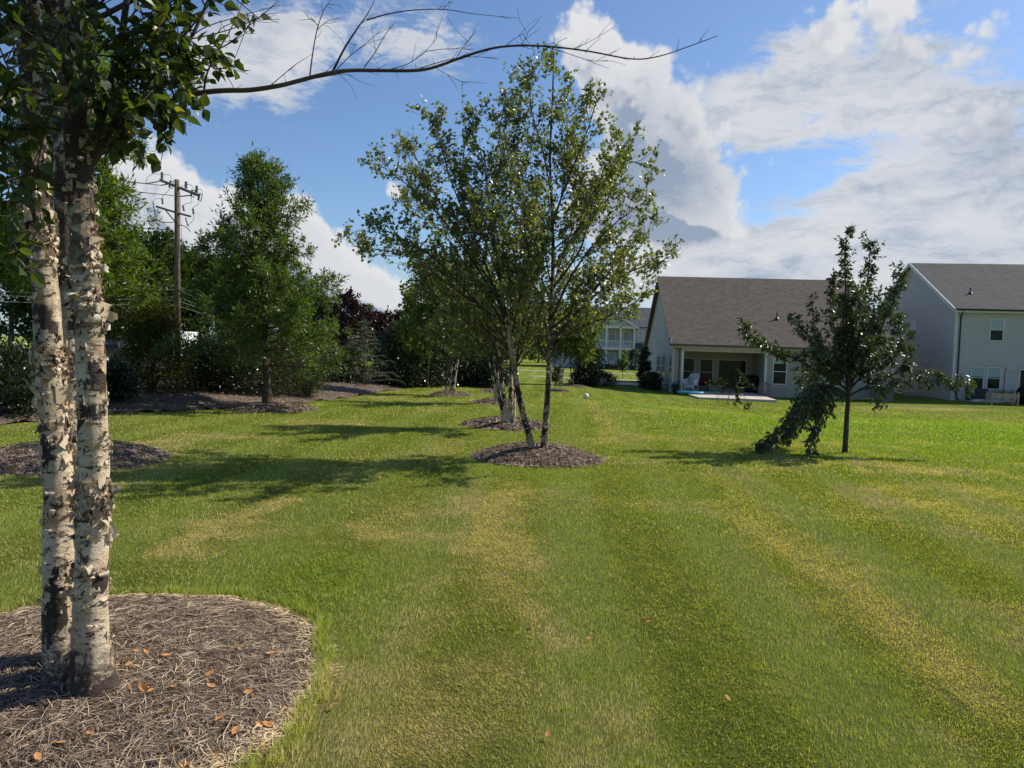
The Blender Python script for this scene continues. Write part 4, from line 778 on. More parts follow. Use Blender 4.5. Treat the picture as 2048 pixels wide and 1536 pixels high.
# dark round bush and low bushes by the drive
def shr(px, Yd, *a, **k): X_, Y_ = at(px, Yd); return shrub(*a[:3], X_, Y_, *a[3:], **k)
shr(1176, 47.5, 'bush', 'large dark goblet-shaped bush in front of the balcony house', 'shrub', 1.05, 1.0, 2.6, L_DARK, 130, 5000, .15, form='vase', lo=.02, ncl=90)
shr(1209, 49.5, 'bush', 'low clipped dark green bush beside the pale driveway', 'shrub', .85, .6, .75, L_DARK, 131, 2400, .09, group='low bushes near the driveway')
shr(1151, 48.0, 'bush', 'tiny round bush left of the large dark bush', 'shrub', .42, .42, .75, L_DARK, 132, 1300, .09, group='low bushes near the driveway')
shr(1113, 52.0, 'bush', 'small dark upright bush seen past the tall birch trunk', 'shrub', .35, .35, 1.0, L_DARK, 133, 1300, .1, group='low bushes near the driveway')
shr(1287, 50.5, 'evergreen_shrub', 'tall narrow black evergreen against the left corner of the brown-roofed house', 'shrub', .42, .42, 2.6, L_DARK, 134, 4200, .11, form='column', ncl=80)
shr(1300, 48.2, 'bush', 'dark leafy bush at the siding wall of the brown-roofed house', 'shrub', .55, .5, 1.0, L_DARK, 135, 1800, .1, group='bushes along the gable wall')
shr(1309, 47.2, 'bush', 'nearer leafy bush at the siding wall below the gable windows', 'shrub', .5, .45, 1.0, L_DARK, 136, 1800, .1, group='bushes along the gable wall')
# lone dark trunk tree with deep green crown, plums, deodar
leader_tree('maple_tree', 'dark green round tree on a lone black trunk left of the pale-stemmed birch', 'tree', *at(854, 33), 5.0, .10, lambda t: 1.7 * (1 - t) ** .5 * min(1, (t - .1) / .15) + .3, 34, L_PIN, BARKD, 51, QUAD, .16, ang=.4, L2=.8, L3=.35, n2m=4, n3=3, nleaf=5, start=.3)
leader_tree('plum_tree', 'purple-leaved plum tree with twin dark tufts beside the silver car', 'tree', *at(690, 37), 3.75, .09, lambda t: 1.55 * (1 - t) ** .45 * min(1, (t - .1) / .2) + .25, 34, L_PLUM, BARKD, 52, QUAD, .16, ang=.7, L2=.75, L3=.35, n2m=4, n3=3, nleaf=5, start=.28, group='purple-leaved plum trees')
leader_tree('plum_tree', 'dark red plum tree behind the top of the small deodar', 'tree', *at(748, 40), 3.1, .09, lambda t: 1.7 * (1 - t) ** .45 * min(1, (t - .1) / .2) + .25, 34, L_PLUM, BARKD, 53, QUAD, .16, ang=.5, L2=.8, L3=.35, n2m=4, n3=3, nleaf=5, start=.2, group='purple-leaved plum trees')
leader_tree('plum_tree', 'dark red plum tree right of the small deodar above the magnolias', 'tree', *at(795, 42), 3.3, .09, lambda t: 1.5 * (1 - t) ** .45 * min(1, (t - .1) / .2) + .25, 30, L_PLUM, BARKD, 54, QUAD, .17, ang=.5, L2=.8, L3=.35, n2m=4, n3=3, nleaf=5, start=.2, group='purple-leaved plum trees')
def deodar():
    rng = np.random.default_rng(55); X_, Y_ = at(726, 29.5); zb = bz(X_, Y_); H = 2.75; T = thing('deodar_cedar', 'small grey green deodar with thin level branches on the street bed', 'tree', (X_, Y_, zb))
    mb = MB(); p = stemtube(mb, [(X_, Y_, zb), (X_ + .02, Y_, zb + 1), (X_, Y_, zb + 2), (X_ + .03, Y_, zb + H)], .035, .008, rng, 8, .05, .2, 5); mb.build('trunk', BARKG, T)
    Wd = MB(); Lf = MB()
    for i in range(58):
        t = .06 + .93 * i / 58; a = i * 2.4 + rng.uniform(-.3, .3); L = (1.5 * (1 - t) ** .75 + .22) * rng.uniform(.6, 1.12); b, _, _ = along(p, np.array([t])); b = b[0]; e = rng.uniform(.0, .3)
        d = np.array([math.cos(a), math.sin(a), e]); q = smoothline([b, b + d * L * .5, b + d * L * .8 + [0, 0, -.02], b + d * L + [0, 0, -.12 * L]], 3); Wd.tube(q, np.linspace(.012, .003, len(q)), 4)
        n = int(150 * L) + 10; tt = rng.random(n); pp, dd, _ = along(q, tt); s = unit(rng.normal(0, 1, (n, 3)) * [1, 1, .45]); leaves(Lf, pp + s * rng.uniform(0, .07, n)[:, None] * (1 - .5 * tt)[:, None], dd * .8 + s, .07, rng, NEED)
    Wd.build('branches', BARKG, T); Lf.build('foliage', L_DEOD, T)
deodar()

# ---------------------------------------------------------------- background trees, copies of a few source trees
def far_tree(kind, label, leafm, seed, H, R, n, ls, form, X_, Y_, zb, group):
    rng = np.random.default_rng(seed); T = thing(kind, label, 'tree', (X_, Y_, zb), group); mb = MB()
    p = stemtube(mb, [(X_, Y_, zb - .2), (X_ + .1, Y_, zb + H * .4), (X_, Y_, zb + H * .92)], .16 + H * .012, .03, rng, 8, .06, .3, 5); mb.build('trunk', BARKG, T)
    ncl = 130; v = rng.uniform(.14 if form != 'pine' else .35, 1, ncl); a = rng.uniform(0, 2 * math.pi, ncl); q = np.sqrt(rng.uniform(.15, 1, ncl))
    w = {'round': np.sqrt(np.clip(1 - (v * 1.5 - .75) ** 2 / .62, .05, 1)), 'cone': (1.05 - v) ** .75, 'pine': np.sqrt(np.clip(1 - (v - .68) ** 2 / .14, .04, 1))}[form]
    C = np.stack([X_ + R * w * q * np.cos(a), Y_ + R * w * q * np.sin(a), zb + H * v], 1); Wd = MB()
    for c in C[:34]:
        b, _, _ = along(p, np.array([min(.95, max(.15, (c[2] - zb) / H * .75))])); Wd.tube([b[0], (b[0] + c) / 2 + [0, 0, .2], c], [.05, .03, .012], 4, cap=False)
    idx = rng.integers(0, ncl, n); s = .105 * R * (1 + .2 * rng.random(ncl)[idx]); Pt = C[idx] + rng.normal(0, 1, (n, 3)) * np.stack([s, s, s * .7], 1)
    Lf = MB(); leaves(Lf, Pt, unit(Pt - [X_, Y_, zb + H * .4]) + rng.normal(0, .6, (n, 3)), ls, rng, QUAD, .5)
    Wd.build('branches', BARKG, T); Lf.build('foliage', leafm, T); return T
GB = 'trees beyond the street'
A_ = far_tree('broadleaf_tree', 'dense dark broadleaf tree across the street behind the utility pole', L_FAR, 61, 13, 4.6, 9000, .42, 'round', *at(345, 88), -.5, GB)
B_ = far_tree('pine_tree', 'dark pine across the street right behind the pointed oak', L_FAR, 62, 14, 4.0, 8000, .40, 'pine', *at(520, 100), -.5, GB)
C_ = far_tree('cedar_tree', 'pointed evergreen across the street right of the pointed oak', L_FAR, 63, 9, 3.0, 7000, .36, 'cone', *at(640, 105), -.5, GB)
D_ = far_tree('broadleaf_tree', 'light green leafy tree far behind the row of birches', L_FARB, 64, 8.5, 3.6, 7000, .36, 'round', *at(1020, 120), -.5, 'trees far behind the lawn')
FT_ = [(A_, 262, 82, 1.0, 'broad dark tree across the street nearest the left oak'), (B_, 300, 84, 1.02, 'tall dark pine across the street left of the utility pole'), (A_, 205, 86, 1.1, 'dark tree crown across the street behind the left oak'), (B_, 395, 90, .95, 'dark pine across the street just right of the utility pole'), (A_, 430, 92, .98, 'rounded dark tree across the street between pole and pointed oak'),
       (B_, 470, 95, .9, 'dark pine across the street behind the left side of the pointed oak'), (A_, 560, 104, .82, 'dark crown across the street behind the right side of the pointed oak'), (B_, 600, 110, .78, 'dark pine standing behind the right skirt of the pointed oak'), (C_, 668, 112, .92, 'small dark evergreen left of the twin-tufted plum'), (B_, 628, 112, .70, 'ragged pine sloping down toward the plum tree'),
       (A_, 150, 84, 1.15, 'dark tree behind the near birch stems across the street'), (B_, 90, 82, 1.1, 'dark pine seen left of the near birch stems'), (A_, 20, 80, 1.15, 'dark tree across the street at the left edge of view'), (B_, 720, 150, .75, 'distant pine between the plum tree and the far pole'), (A_, 765, 150, .70, 'distant rounded tree right of the far pole'), (C_, 800, 130, .95, 'distant evergreen above the magnolia shrubs'), (A_, 700, 130, .6, 'distant low tree behind the twin-tufted plum')]
for (src, px, Y_, sc, lab) in FT_:
    X_, Y_ = at(px, Y_); copy_tree(src, (X_, Y_, -.5), lab, rz=px * .7, sc=(sc, sc, sc * (.92 + (px % 7) * .02)))
FT2 = [(D_, 850, 100, .85, 'pale green tree behind the pale-stemmed birch clump'), (D_, 905, 115, .9, 'light green tree peeping above the third birch clump'), (A_, 960, 140, .55, 'far dark tree behind the middle of the birch row'), (D_, 1075, 130, .8, 'far light green tree behind the tall birch trunk'), (C_, 1105, 150, .8, 'far evergreen beyond the lawn right of the tall birch trunk'),
       (D_, 1130, 140, .72, 'far leafy tree left of the balcony house'), (A_, 1165, 160, .6, 'far dark tree at the left end of the balcony house'), (C_, 1000, 170, .7, 'farthest evergreen between the birch stems'), (A_, 1050, 180, .62, 'farthest dark tree beyond the open lawn'), (A_, 880, 160, .6, 'far dark tree hidden behind the magnolias'), (C_, 930, 150, .8, 'far pointed evergreen behind the shrub row end')]
for (src, px, Y_, sc, lab) in FT2:
    X_, Y_ = at(px, Y_); q = copy_tree(src, (X_, Y_, -.5), lab, rz=px * .9, sc=(sc * 1.1, sc * 1.1, sc * .8)); q['group'] = 'trees far behind the lawn'

# ================================================================ HOUSES
class Frame:
    """wall frame: u along the facade, v into the house, z up"""
    def __init__(s, o, th): s.o = np.array(o, float); s.u = np.array([math.cos(th), -math.sin(th), 0]); s.v = np.array([math.sin(th), math.cos(th), 0])
    def p(s, u, v, z): return s.o + s.u * u + s.v * v + np.array([0, 0, z])
    def M(s): return np.stack([s.u, s.v, [0, 0, 1.0]], 1), s.o
    def hit(s, px, py, v=0.0):        # photo position -> (u, z) on the facade plane at depth v
        d = ray(px, py); n = s.v; t = np.dot(s.o + s.v * v - CAM, n) / np.dot(d, n); q = CAM + d * t - s.o; return float(np.dot(q, s.u)), float(q[2])
    def hits(s, px, py, u=0.0):       # on the side wall at u -> (v, z)
        d = ray(px, py); t = np.dot(s.o + s.u * u - CAM, s.u) / np.dot(d, s.u); q = CAM + d * t - s.o; return float(np.dot(q, s.v)), float(q[2])
def siding_mat(name, col):
    m, N, out = newmat(name); c = objco(N); f = N.noise(N.v('MULTIPLY', c, (.35, .35, 4)), 3, 4, .6); g = N.noise(c, .6, 3, .5)
    a = tuple(x * .90 for x in col); cc = N.mix(N.ramp(f, .3, .7), a, col); cc = N.mix(N.m('MULTIPLY', N.ramp(g, .45, .7), .2), cc, tuple(x * .72 for x in col))
    N.link(principled(N, cc, .6, .25).outputs[0], out.inputs[0]); return m
SID1 = siding_mat('beige_vinyl_siding', (.36, .325, .27)); SID1G = siding_mat('grey_beige_siding', (.46, .43, .395)); SID2 = siding_mat('grey_vinyl_siding', (.54, .49, .45)); SID3 = siding_mat('light_grey_siding', (.40, .42, .45))
TRIM = plain('white_trim', (.62, .61, .58), .5, .3, .06, 4); TRIMB = plain('beige_trim', (.44, .405, .34), .55, .3, .08, 4); BROWN = plain('brown_metal', (.10, .075, .06), .45, .4, .2, 4); BLK = plain('black_metal', (.012, .012, .014), .45, .4, .2, 5)
def glassmat(name, tint=(.008, .009, .010), blind=None):
    m, N, out = newmat(name); c = objco(N); col = N.mix(N.ramp(N.noise(c, 2.5, 3), .35, .7), tint, tuple(x * 2.6 for x in tint))
    b = principled(N, col, .12, .22); N.link(b.outputs[0], out.inputs[0]); return m
GLASS = glassmat('window_glass'); BLIND = plain('window_blind', (.36, .42, .40), .35, .5, .08, 6)
def shingle(name, col, sx=(1, 1)):
    m, N, out = newmat(name); uv = N.n('ShaderNodeAttribute', attribute_name='ru').outputs['Fac']; vv = N.n('ShaderNodeAttribute', attribute_name='rv').outputs['Fac']; c = N.comb(uv, vv, 0)
    b = N.n('ShaderNodeTexBrick'); N.link(c, b.inputs['Vector']); b.inputs['Scale'].default_value = 1; b.inputs['Brick Width'].default_value = .30; b.inputs['Row Height'].default_value = .135; b.inputs['Mortar Size'].default_value = .008
    b.inputs['Color1'].default_value = (0, 0, 0, 1); b.inputs['Color2'].default_value = (1, 1, 1, 1); b.inputs['Mortar'].default_value = (.5, .5, .5, 1); b.offset = .37
    n = N.noise(c, 1.3, 5, .65); n2 = N.noise(N.v('MULTIPLY', c, (1, 4, 1)), 3.2, 5, .7); n3 = N.noise(c, 60, 3, .6)
    cc = N.mix(b.outputs['Color'], tuple(x * .68 for x in col), tuple(x * 1.30 for x in col)); cc = N.mix(N.m('MULTIPLY', N.ramp(n2, .45, .7), .5), cc, tuple(x * .62 for x in col)); cc = N.mix(N.m('MULTIPLY', N.ramp(n, .45, .75), .3), cc, tuple(x * 1.35 for x in col))
    cc = N.mix(N.m('MULTIPLY', b.outputs['Fac'], .6), cc, tuple(x * .35 for x in col)); cc = N.mix(N.m('MULTIPLY', n3, .35), cc, tuple(x * 1.5 for x in col))
    row = N.m('FRACT', N.m('DIVIDE', vv, .135))
    N.link(principled(N, cc, .95, .12, bump(N, n3, .5, .008)).outputs[0], out.inputs[0]); return m
SH1 = shingle('brown_shingles', (.108, .091, .080)); SH2 = shingle('grey_shingles', (.085, .084, .088)); SH3 = shingle('dark_shingles', (.075, .082, .095))
def siding(mb, org, U, Nrm, z0, z1, wfun, holes=(), lap=.125, proud=.024):
    """horizontal lapped boards on a wall; wfun(z) -> (u0, u1); holes = window openings (u0,u1,z0,z1)"""
    z = z0
    while z < z1 - .01:
        zt = min(z + lap, z1); a0, a1 = wfun(z + .001); b0, b1 = wfun(zt - .001); segs = [(a0, a1, b0, b1)]
        for (h0, h1, g0, g1) in holes:
            if z < g1 and zt > g0:
                ns = []
                for (p, q, r, s) in segs:
                    if h0 > p and h1 < q: ns += [(p, h0, r, h0), (h1, q, h1, s)]
                    elif h0 <= p and h1 < q and h1 > p: ns += [(h1, q, h1, s)]
                    elif h0 > p and h1 >= q and h0 < q: ns += [(p, h0, r, h0)]
                    elif h0 <= p and h1 >= q: pass
                    else: ns += [(p, q, r, s)]
                segs = ns
        for (p, q, r, s) in segs:
            if q - p < .01: continue
            f = lambda u, zz, d: org + U * u + Nrm * d + np.array([0, 0, zz])
            mb.add([f(p, z, proud), f(q, z, proud), f(s, zt, .002), f(r, zt, .002)], [(0, 1, 2, 3)])
            mb.add([f(p, z, 0), f(q, z, 0), f(q, z, proud), f(p, z, proud)], [(0, 1, 2, 3)])
        z += lap
def roof_plane(mb, a, b, c, d, th=.12):
    """a,b along the eave, c,d along the ridge (a-d, b-c the rakes)"""
    a, b, c, d = map(lambda q: np.array(q, float), (a, b, c, d)); L = np.linalg.norm(b - a); S = np.linalg.norm(d - a); n = unit(np.cross(b - a, d - a)); n = n if n[2] > 0 else -n
    V = [a, b, c, d, a - n * th, b - n * th, c - n * th, d - n * th]; U0 = (b - a) / L; uu = [np.dot(v - a, U0) for v in V]; sv = unit((d - a) - U0 * np.dot(d - a, U0)); vv = [np.dot(v - a, sv) for v in V]
    st = mb.n; mb.add(V, [(0, 1, 2, 3), (7, 6, 5, 4), (0, 4, 5, 1), (1, 5, 6, 2), (2, 6, 7, 3), (3, 7, 4, 0)], ru=uu, rv=vv)
def beam(mb, a, b, w, h, up=(0, 0, 1)):
    a = np.array(a, float); b = np.array(b, float); d = unit(b - a); s = unit(np.cross(d, up)); t = np.cross(s, d)
    mb.add([a - s * w / 2 - t * h / 2, a + s * w / 2 - t * h / 2, a + s * w / 2 + t * h / 2, a - s * w / 2 + t * h / 2, b - s * w / 2 - t * h / 2, b + s * w / 2 - t * h / 2, b + s * w / 2 + t * h / 2, b - s * w / 2 + t * h / 2],
           [(3, 2, 1, 0), (4, 5, 6, 7), (0, 1, 5, 4), (1, 2, 6, 5), (2, 3, 7, 6), (3, 0, 4, 7)])
def window(parent, org, U, Nrm, u0, u1, z0, z1, blind=0, trim=TRIM, fr=.055, mid=True, glass=GLASS, depth=.045):
    f = lambda u, z, d: org + U * u + Nrm * d + np.array([0, 0, z]); mb = MB(); up = (0, 0, 1)
    def bar(ua, za, ub, zb, w, d0=0, dp=None):
        dp = dp or depth; a = f(ua, za, d0 + dp / 2); b = f(ub, zb, d0 + dp / 2)
        if abs(ub - ua) > abs(zb - za): beam(mb, a, b, dp, w)
        else: beam(mb, a, b, w, dp, up=Nrm)
    bar(u0, z0 + fr / 2, u1, z0 + fr / 2, fr); bar(u0, z1 - fr / 2, u1, z1 - fr / 2, fr); bar(u0 + fr / 2, z0 + fr, u0 + fr / 2, z1 - fr, fr, dp=depth - .004); bar(u1 - fr / 2, z0 + fr, u1 - fr / 2, z1 - fr, fr, dp=depth - .004)
    if mid: zm = (z0 + z1) / 2; bar(u0 + fr, zm, u1 - fr, zm, .045, dp=depth - .012)
    w = mb.build('window', trim, parent)
    g = MB().add([f(u0 + fr, z0 + fr, .006), f(u1 - fr, z0 + fr, .006), f(u1 - fr, z1 - fr, .006), f(u0 + fr, z1 - fr, .006)], [(0, 1, 2, 3)]); g.build('pane', glass, w)
    if blind: zb = z1 - fr - (z1 - z0) * blind; MB().add([f(u0 + fr, zb, .010), f(u1 - fr, zb, .010), f(u1 - fr, z1 - fr, .010), f(u0 + fr, z1 - fr, .010)], [(0, 1, 2, 3)]).build('blind', BLIND, w)
    return w
def downspout(parent, fr_, u, v, z1, z0, mat=BROWN, kick=.25):
    p = fr_.p; mb = MB(); pts = [p(u, v - .32, z1), p(u, v - .30, z1 - .10), p(u, v - .06, z1 - .38), p(u, v - .05, z1 - .55), p(u, v - .05, z0 + .22), p(u, v - .10, z0 + .08), p(u, v - .10 - kick, z0 + .04)]
    mb.tube(pts, .042, 6); mb.build('downspout', mat, parent)
ZV = np.array([0, 0, 1.0])
# ---- brown-roofed single storey house with covered porch
TH = math.radians(4.5); gl = P(1344, 787, 45.0); H1 = Frame((gl[0], gl[1], 0), TH); zg = -.74; ze = 1.65 + .80; RW = 13.35; DD = 15.0; zr = P(1322, 556.5, 52.5)[2]
T = thing('brown_roofed_house', 'single-storey beige house with brown shingle roof and covered back porch', 'house', (gl[0], gl[1], zg)); p = H1.p; U = H1.u; Vn = -H1.v
u0p, _ = H1.hit(1367, 740); u1p, _ = H1.hit(1530, 740); PD = 3.0; zfl = -.60; ztop = H1.hit(1450, 704.5)[1]; zsof = ztop
# solid core behind the siding
mb = MB(); M = H1.M()
mb.box(0.02, u0p - .05, .01, DD - .01, -1.1, ze - .02, M); mb.box(u1p, RW - .02, .01, DD - .01, -1.1, ze - .02, M); mb.box(u0p - .05, u1p, PD + .01, DD - .01, -1.1, ze - .02, M); mb.box(u0p - .05, u1p, .12, PD, ztop + .22, ze - .02, M)
mb.build('wall_core', SID1, T)
wr = H1.hit(1546, 719)[0], H1.hit(1575, 719)[0], H1.hit(1560, 769.5)[1], H1.hit(1560, 717)[1]; wr2 = (wr[0] + 3.4, wr[1] + 3.4, wr[2], wr[3])
back = H1.p(0, PD, 0)
def hb(px, py): return H1.hit(px, py, PD)
wb = [(hb(1364.5, 718)[0], hb(1390.5, 718)[0], hb(1380, 770)[1], hb(1380, 715.5)[1]), (hb(1399.5, 718)[0], hb(1427.5, 718)[0], hb(1410, 771)[1], hb(1410, 717)[1])]
sl = (hb(1436, 718)[0], hb(1494, 718)[0], zfl + .06, hb(1460, 719)[1])
mb = MB(); siding(mb, H1.p(0, 0, 0), U, Vn, zg - .2, ze - .02, lambda z: (0, u0p), ()); mb.build('wall', SID1, T, label='narrow siding strip left of the porch'); mb = MB(); siding(mb, H1.p(0, 0, 0), U, Vn, zg - .35, ze - .02, lambda z: (u1p, RW), (wr, wr2)); mb.build('wall', SID1, T, label='beige lapped siding of the rear facade')
mb = MB(); siding(mb, back, U, Vn, zfl, zsof + .2, lambda z: (u0p - .05, u1p), [w for w in wb] + [sl]); siding(mb, H1.p(u1p, 0, 0), H1.v, -U, zfl, zsof + .2, lambda z: (0, PD), ()); siding(mb, H1.p(u0p - .05, 0, 0), H1.v, U, zfl, zsof + .2, lambda z: (.1, PD), ()); mb.build('porch_wall', SID1, T)
def gab(z):
    if z <= ze: return (0, DD)
    k = (z - ze) / (zr - ze) * DD / 2; return (k, DD - k)
hw = [(H1.hits(a, 740)[0], H1.hits(b_, 740)[0], H1.hits((a + b_) / 2, c_)[1], H1.hits((a + b_) / 2, d_)[1]) for (a, b_, c_, d_) in ((1346.2 - 7.4, 1346.2 - 2.4, 757, 711), (1330.5, 1324.3, 753, 711.3), (1321.3, 1313.4, 750.5, 711.5))]
hw = [(min(a, b_), max(a, b_), c_, d_) for a, b_, c_, d_ in hw]
mb = MB(); siding(mb, H1.p(0, 0, 0), H1.v, -U, zg - .3, zr - .06, gab, hw); mb.build('wall', SID1G, T, label='gable wall of grey beige siding')
mb = MB(); mb.add([H1.p(.015, 0, zg - .3), H1.p(.015, DD, zg - .3), H1.p(.015, DD, ze), H1.p(.015, DD / 2, zr - .05), H1.p(.015, 0, ze)], None); mb.FT.append(np.array([(0, 1, 2), (0, 2, 4), (4, 2, 3)])); mb.build('gable_core', SID1G, T)
# roof
oh = .32; og = .28; sl_ = (zr - ze) / (DD / 2); mb = MB()
roof_plane(mb, H1.p(-og, -oh, ze - oh * sl_ + .14), H1.p(RW + og, -oh, ze - oh * sl_ + .14), H1.p(RW + og, DD / 2, zr + .14), H1.p(-og, DD / 2, zr + .14)); roof_plane(mb, H1.p(-og, DD + oh, ze - oh * sl_ + .14), H1.p(RW + og, DD + oh, ze - oh * sl_ + .14), H1.p(RW + og, DD / 2, zr + .141), H1.p(-og, DD / 2, zr + .141))
rf = mb.build('roof', SH1, T); mb = MB()
uv, zv = H1.hit(1552.5, 667, 2.6); zv2 = ze + sl_ * 2.6 + .14; mb.tube([H1.p(uv, 2.6, zv2 - .1), H1.p(uv, 2.6, zv2 + .42)], .045, 8); mb.tube([H1.p(uv, 2.6, zv2 - .02), H1.p(uv, 2.6, zv2 + .14)], [.17, .05], 8); mb.build('vent_pipe', BLK, rf)
mb = MB(); zf = ze - oh * sl_ + .02
beam(mb, H1.p(-og, -oh - .02, zf - .02), H1.p(RW + og, -oh - .02, zf - .02), .04, .18); mb.build('fascia', TRIMB, T)
mb = MB(); beam(mb, H1.p(-og - .02, -oh - .10, zf + .04), H1.p(RW + og + .02, -oh - .10, zf + .04), .12, .11); mb.build('gutter', BROWN, T)
mb = MB(); mb.box(-og, RW + og, -oh, 0, zf - .09, zf - .06, M); mb.build('soffit', TRIMB, T)
mb = MB()
for s, e in (((-og - .02, -oh, ze - oh * sl_ + .06), (-og - .02, DD / 2, zr + .06)), ((-og - .02, DD + oh, ze - oh * sl_ + .06), (-og - .02, DD / 2, zr + .06))): beam(mb, H1.p(*s), H1.p(*e), .05, .22)
mb.build('rake_board', BROWN, T)
mb = MB(); beam(mb, H1.p(-.01, -.03, zg - .3), H1.p(-.01, -.03, ze), .14, .12, up=tuple(U)); mb.build('corner_board', TRIMB, T); mb = MB(); beam(mb, H1.p(RW, -.03, zg - .3), H1.p(RW, -.03, ze), .14, .12, up=tuple(U)); mb.build('corner_board', TRIMB, T)
# porch parts
mb = MB(); mb.box(u0p - .3, u1p + .12, -.05, .12, ztop, ztop + .34, M); mb.build('porch_header', TRIMB, T)
mb = MB(); mb.box(u0p - .1, u1p, .12, PD, ztop + .18, ztop + .215, M); mb.build('porch_ceiling', TRIMB, T)
mb = MB(); mb.box(u0p - .16, u0p - .02, -.04, .10, zfl, ztop, M); mb.box(u0p - .18, u0p, -.06, .12, ztop - .12, ztop - .002, M); mb.box(u0p - .18, u0p, -.06, .12, zfl, zfl + .14, M); mb.build('porch_post', TRIM, T)
mb = MB(); mb.box(u1p - .04, u1p + .10, -.05, .02, zfl, ztop, M); mb.build('corner_board', TRIM, T)
for (a, b_, c_, d_) in wb: window(T, back, U, Vn, a, b_, c_, d_, trim=TRIMB, fr=.07)
w = window(T, back, U, Vn, sl[0], sl[1], sl[2], sl[3], trim=TRIMB, fr=.07, mid=False); w.name = 'sliding_door'; um = (sl[0] + sl[1]) / 2 - .15; mb = MB(); beam(mb, H1.p(um, PD - .05, sl[2] + .05), H1.p(um, PD - .05, sl[3] - .06), .09, .04, up=tuple(Vn)); mb.build('door_stile', TRIMB, w)
mb = MB(); mb.box(sl[0] - .05, sl[1] + .3, PD - .5, PD - .02, zfl + .002, zfl + .09, M); mb.build('door_step', CONC, T)
for ww in (wr, wr2): window(T, H1.p(0, 0, 0), U, Vn, *ww, blind=.16, fr=.06)
for (a, b_, c_, d_) in hw: window(T, H1.p(0, 0, 0), H1.v, -U, a, b_, c_, d_, fr=.05)
downspout(T, H1, u0p - .28, .0, zf, -.7); downspout(T, H1, RW + .05, .0, zf, -.85, kick=.5)
for px, py in ((1303, 687), (1316.5, 686)): a, b_ = H1.hits(px, py); mb = MB(); mb.box(-.06, -.02, a - .12, a + .12, b_ - .12, b_ + .12, M); mb.build('wall_vent', TRIMB, T)
a, b_ = H1.hits(1353, 677, 0.0); mb = MB(); mb.box(-.20, -.02, .10, .42, b_ - .02, b_ + .12, M); mb.tube([H1.p(-.12, .2, b_), H1.p(-.2, .0, b_ - .12)], .05, 6); mb.build('flood_light', TRIM, T)
# porch slab: shaded floor and the longer sunlit patio, one casting
mb = MB(); uf0 = u0p - .30; uf1, _ = H1.hit(1557, 806, -4.6); SLV = -4.3
zt_ = -.62; 
def slabtop(v): return zfl if v > 0 else zfl + (v / SLV) * (-.10)
V = []
for (v, ) in ((PD - .02,), (0,), (SLV,)):
    for u in (uf0 if v > SLV + .1 else uf0 + .55, uf1 if v < .1 else u1p - .01): V += [H1.p(u, v, slabtop(v)), H1.p(u, v, -1.15)]
V = np.array(V); mb.add(V, [(0, 4, 6, 2), (4, 8, 10, 6), (0, 1, 5, 4), (4, 5, 9, 8), (8, 9, 11, 10), (10, 11, 7, 6), (6, 7, 3, 2)])
mb.build('patio_slab', plain('weathered_concrete', (.50, .45, .38), .9, .15, .15, 1.4, bmp=.3), T)

# ---- grey two-storey house on the right
TH2 = math.radians(8.0); g2 = P(1903, 799.5, 45.0); H2 = Frame((g2[0], g2[1], 0), TH2); zg2 = g2[2]; ze2 = P(1911, 617, 45.0)[2]; D2 = 12.2; pk = H2.hits(1826, 530); zr2 = pk[1]; RW2 = 13
T2 = thing('grey_house', 'two-storey grey house with grey shingle gable roof at the right', 'house', (g2[0], g2[1], zg2)); U2 = H2.u; V2 = -H2.v; M2 = H2.M(); D2 = 2 * pk[0]
def h2(px, py): return H2.hit(px, py)
def rect2(x0, y0, x1, y1): a = h2(x0, (y0 + y1) / 2)[0]; b_ = h2(x1, (y0 + y1) / 2)[0]; return (a, b_, h2((x0 + x1) / 2, y1)[1], h2((x0 + x1) / 2, y0)[1])
W2 = [rect2(1978.5, 637, 2008, 683), rect2(1939.5, 732.5, 1968, 778.5), rect2(1972.5, 734, 2001.5, 779.5)]; dr2 = rect2(2036, 738, 2068, 806)
s0 = H2.hits(1832, 680); s1 = H2.hits(1818.5, 640); SW = (min(s0[0], s1[0]), max(s0[0], s1[0]), s0[1], s1[1])
mb = MB(); mb.box(.02, RW2 - .02, .02, D2 - .02, zg2 - .4, ze2 - .02, M2); mb.add([H2.p(.015, 0, ze2 - .05), H2.p(.015, D2, ze2 - .05), H2.p(.015, D2 / 2, zr2 - .05)], [(0, 1, 2)]); mb.build('wall_core', SID2, T2)
mb = MB(); siding(mb, H2.p(0, 0, 0), U2, V2, zg2 - .2, ze2 - .02, lambda z: (0, RW2), W2 + [dr2], lap=.13); mb.build('wall', SID2, T2)
def gab2(z):
    if z <= ze2: return (0, D2)
    k = (z - ze2) / (zr2 - ze2) * D2 / 2; return (k, D2 - k)
mb = MB(); siding(mb, H2.p(0, 0, 0), H2.v, -U2, zg2 - .3, zr2 - .06, gab2, [SW], lap=.13); mb.build('wall', SID2, T2, label='tall gable wall of grey siding')
for i, w_ in enumerate(W2): window(T2, H2.p(0, 0, 0), U2, V2, *w_, blind=.46 if i == 0 else .40, fr=.07)
window(T2, H2.p(0, 0, 0), H2.v, -U2, *SW, blind=.5, fr=.06)
w = window(T2, H2.p(0, 0, 0), U2, V2, *dr2, fr=.08, mid=False); w.name = 'back_door'
k2 = (zr2 - ze2) / (D2 / 2); mb = MB(); o2 = .30; og2 = .25
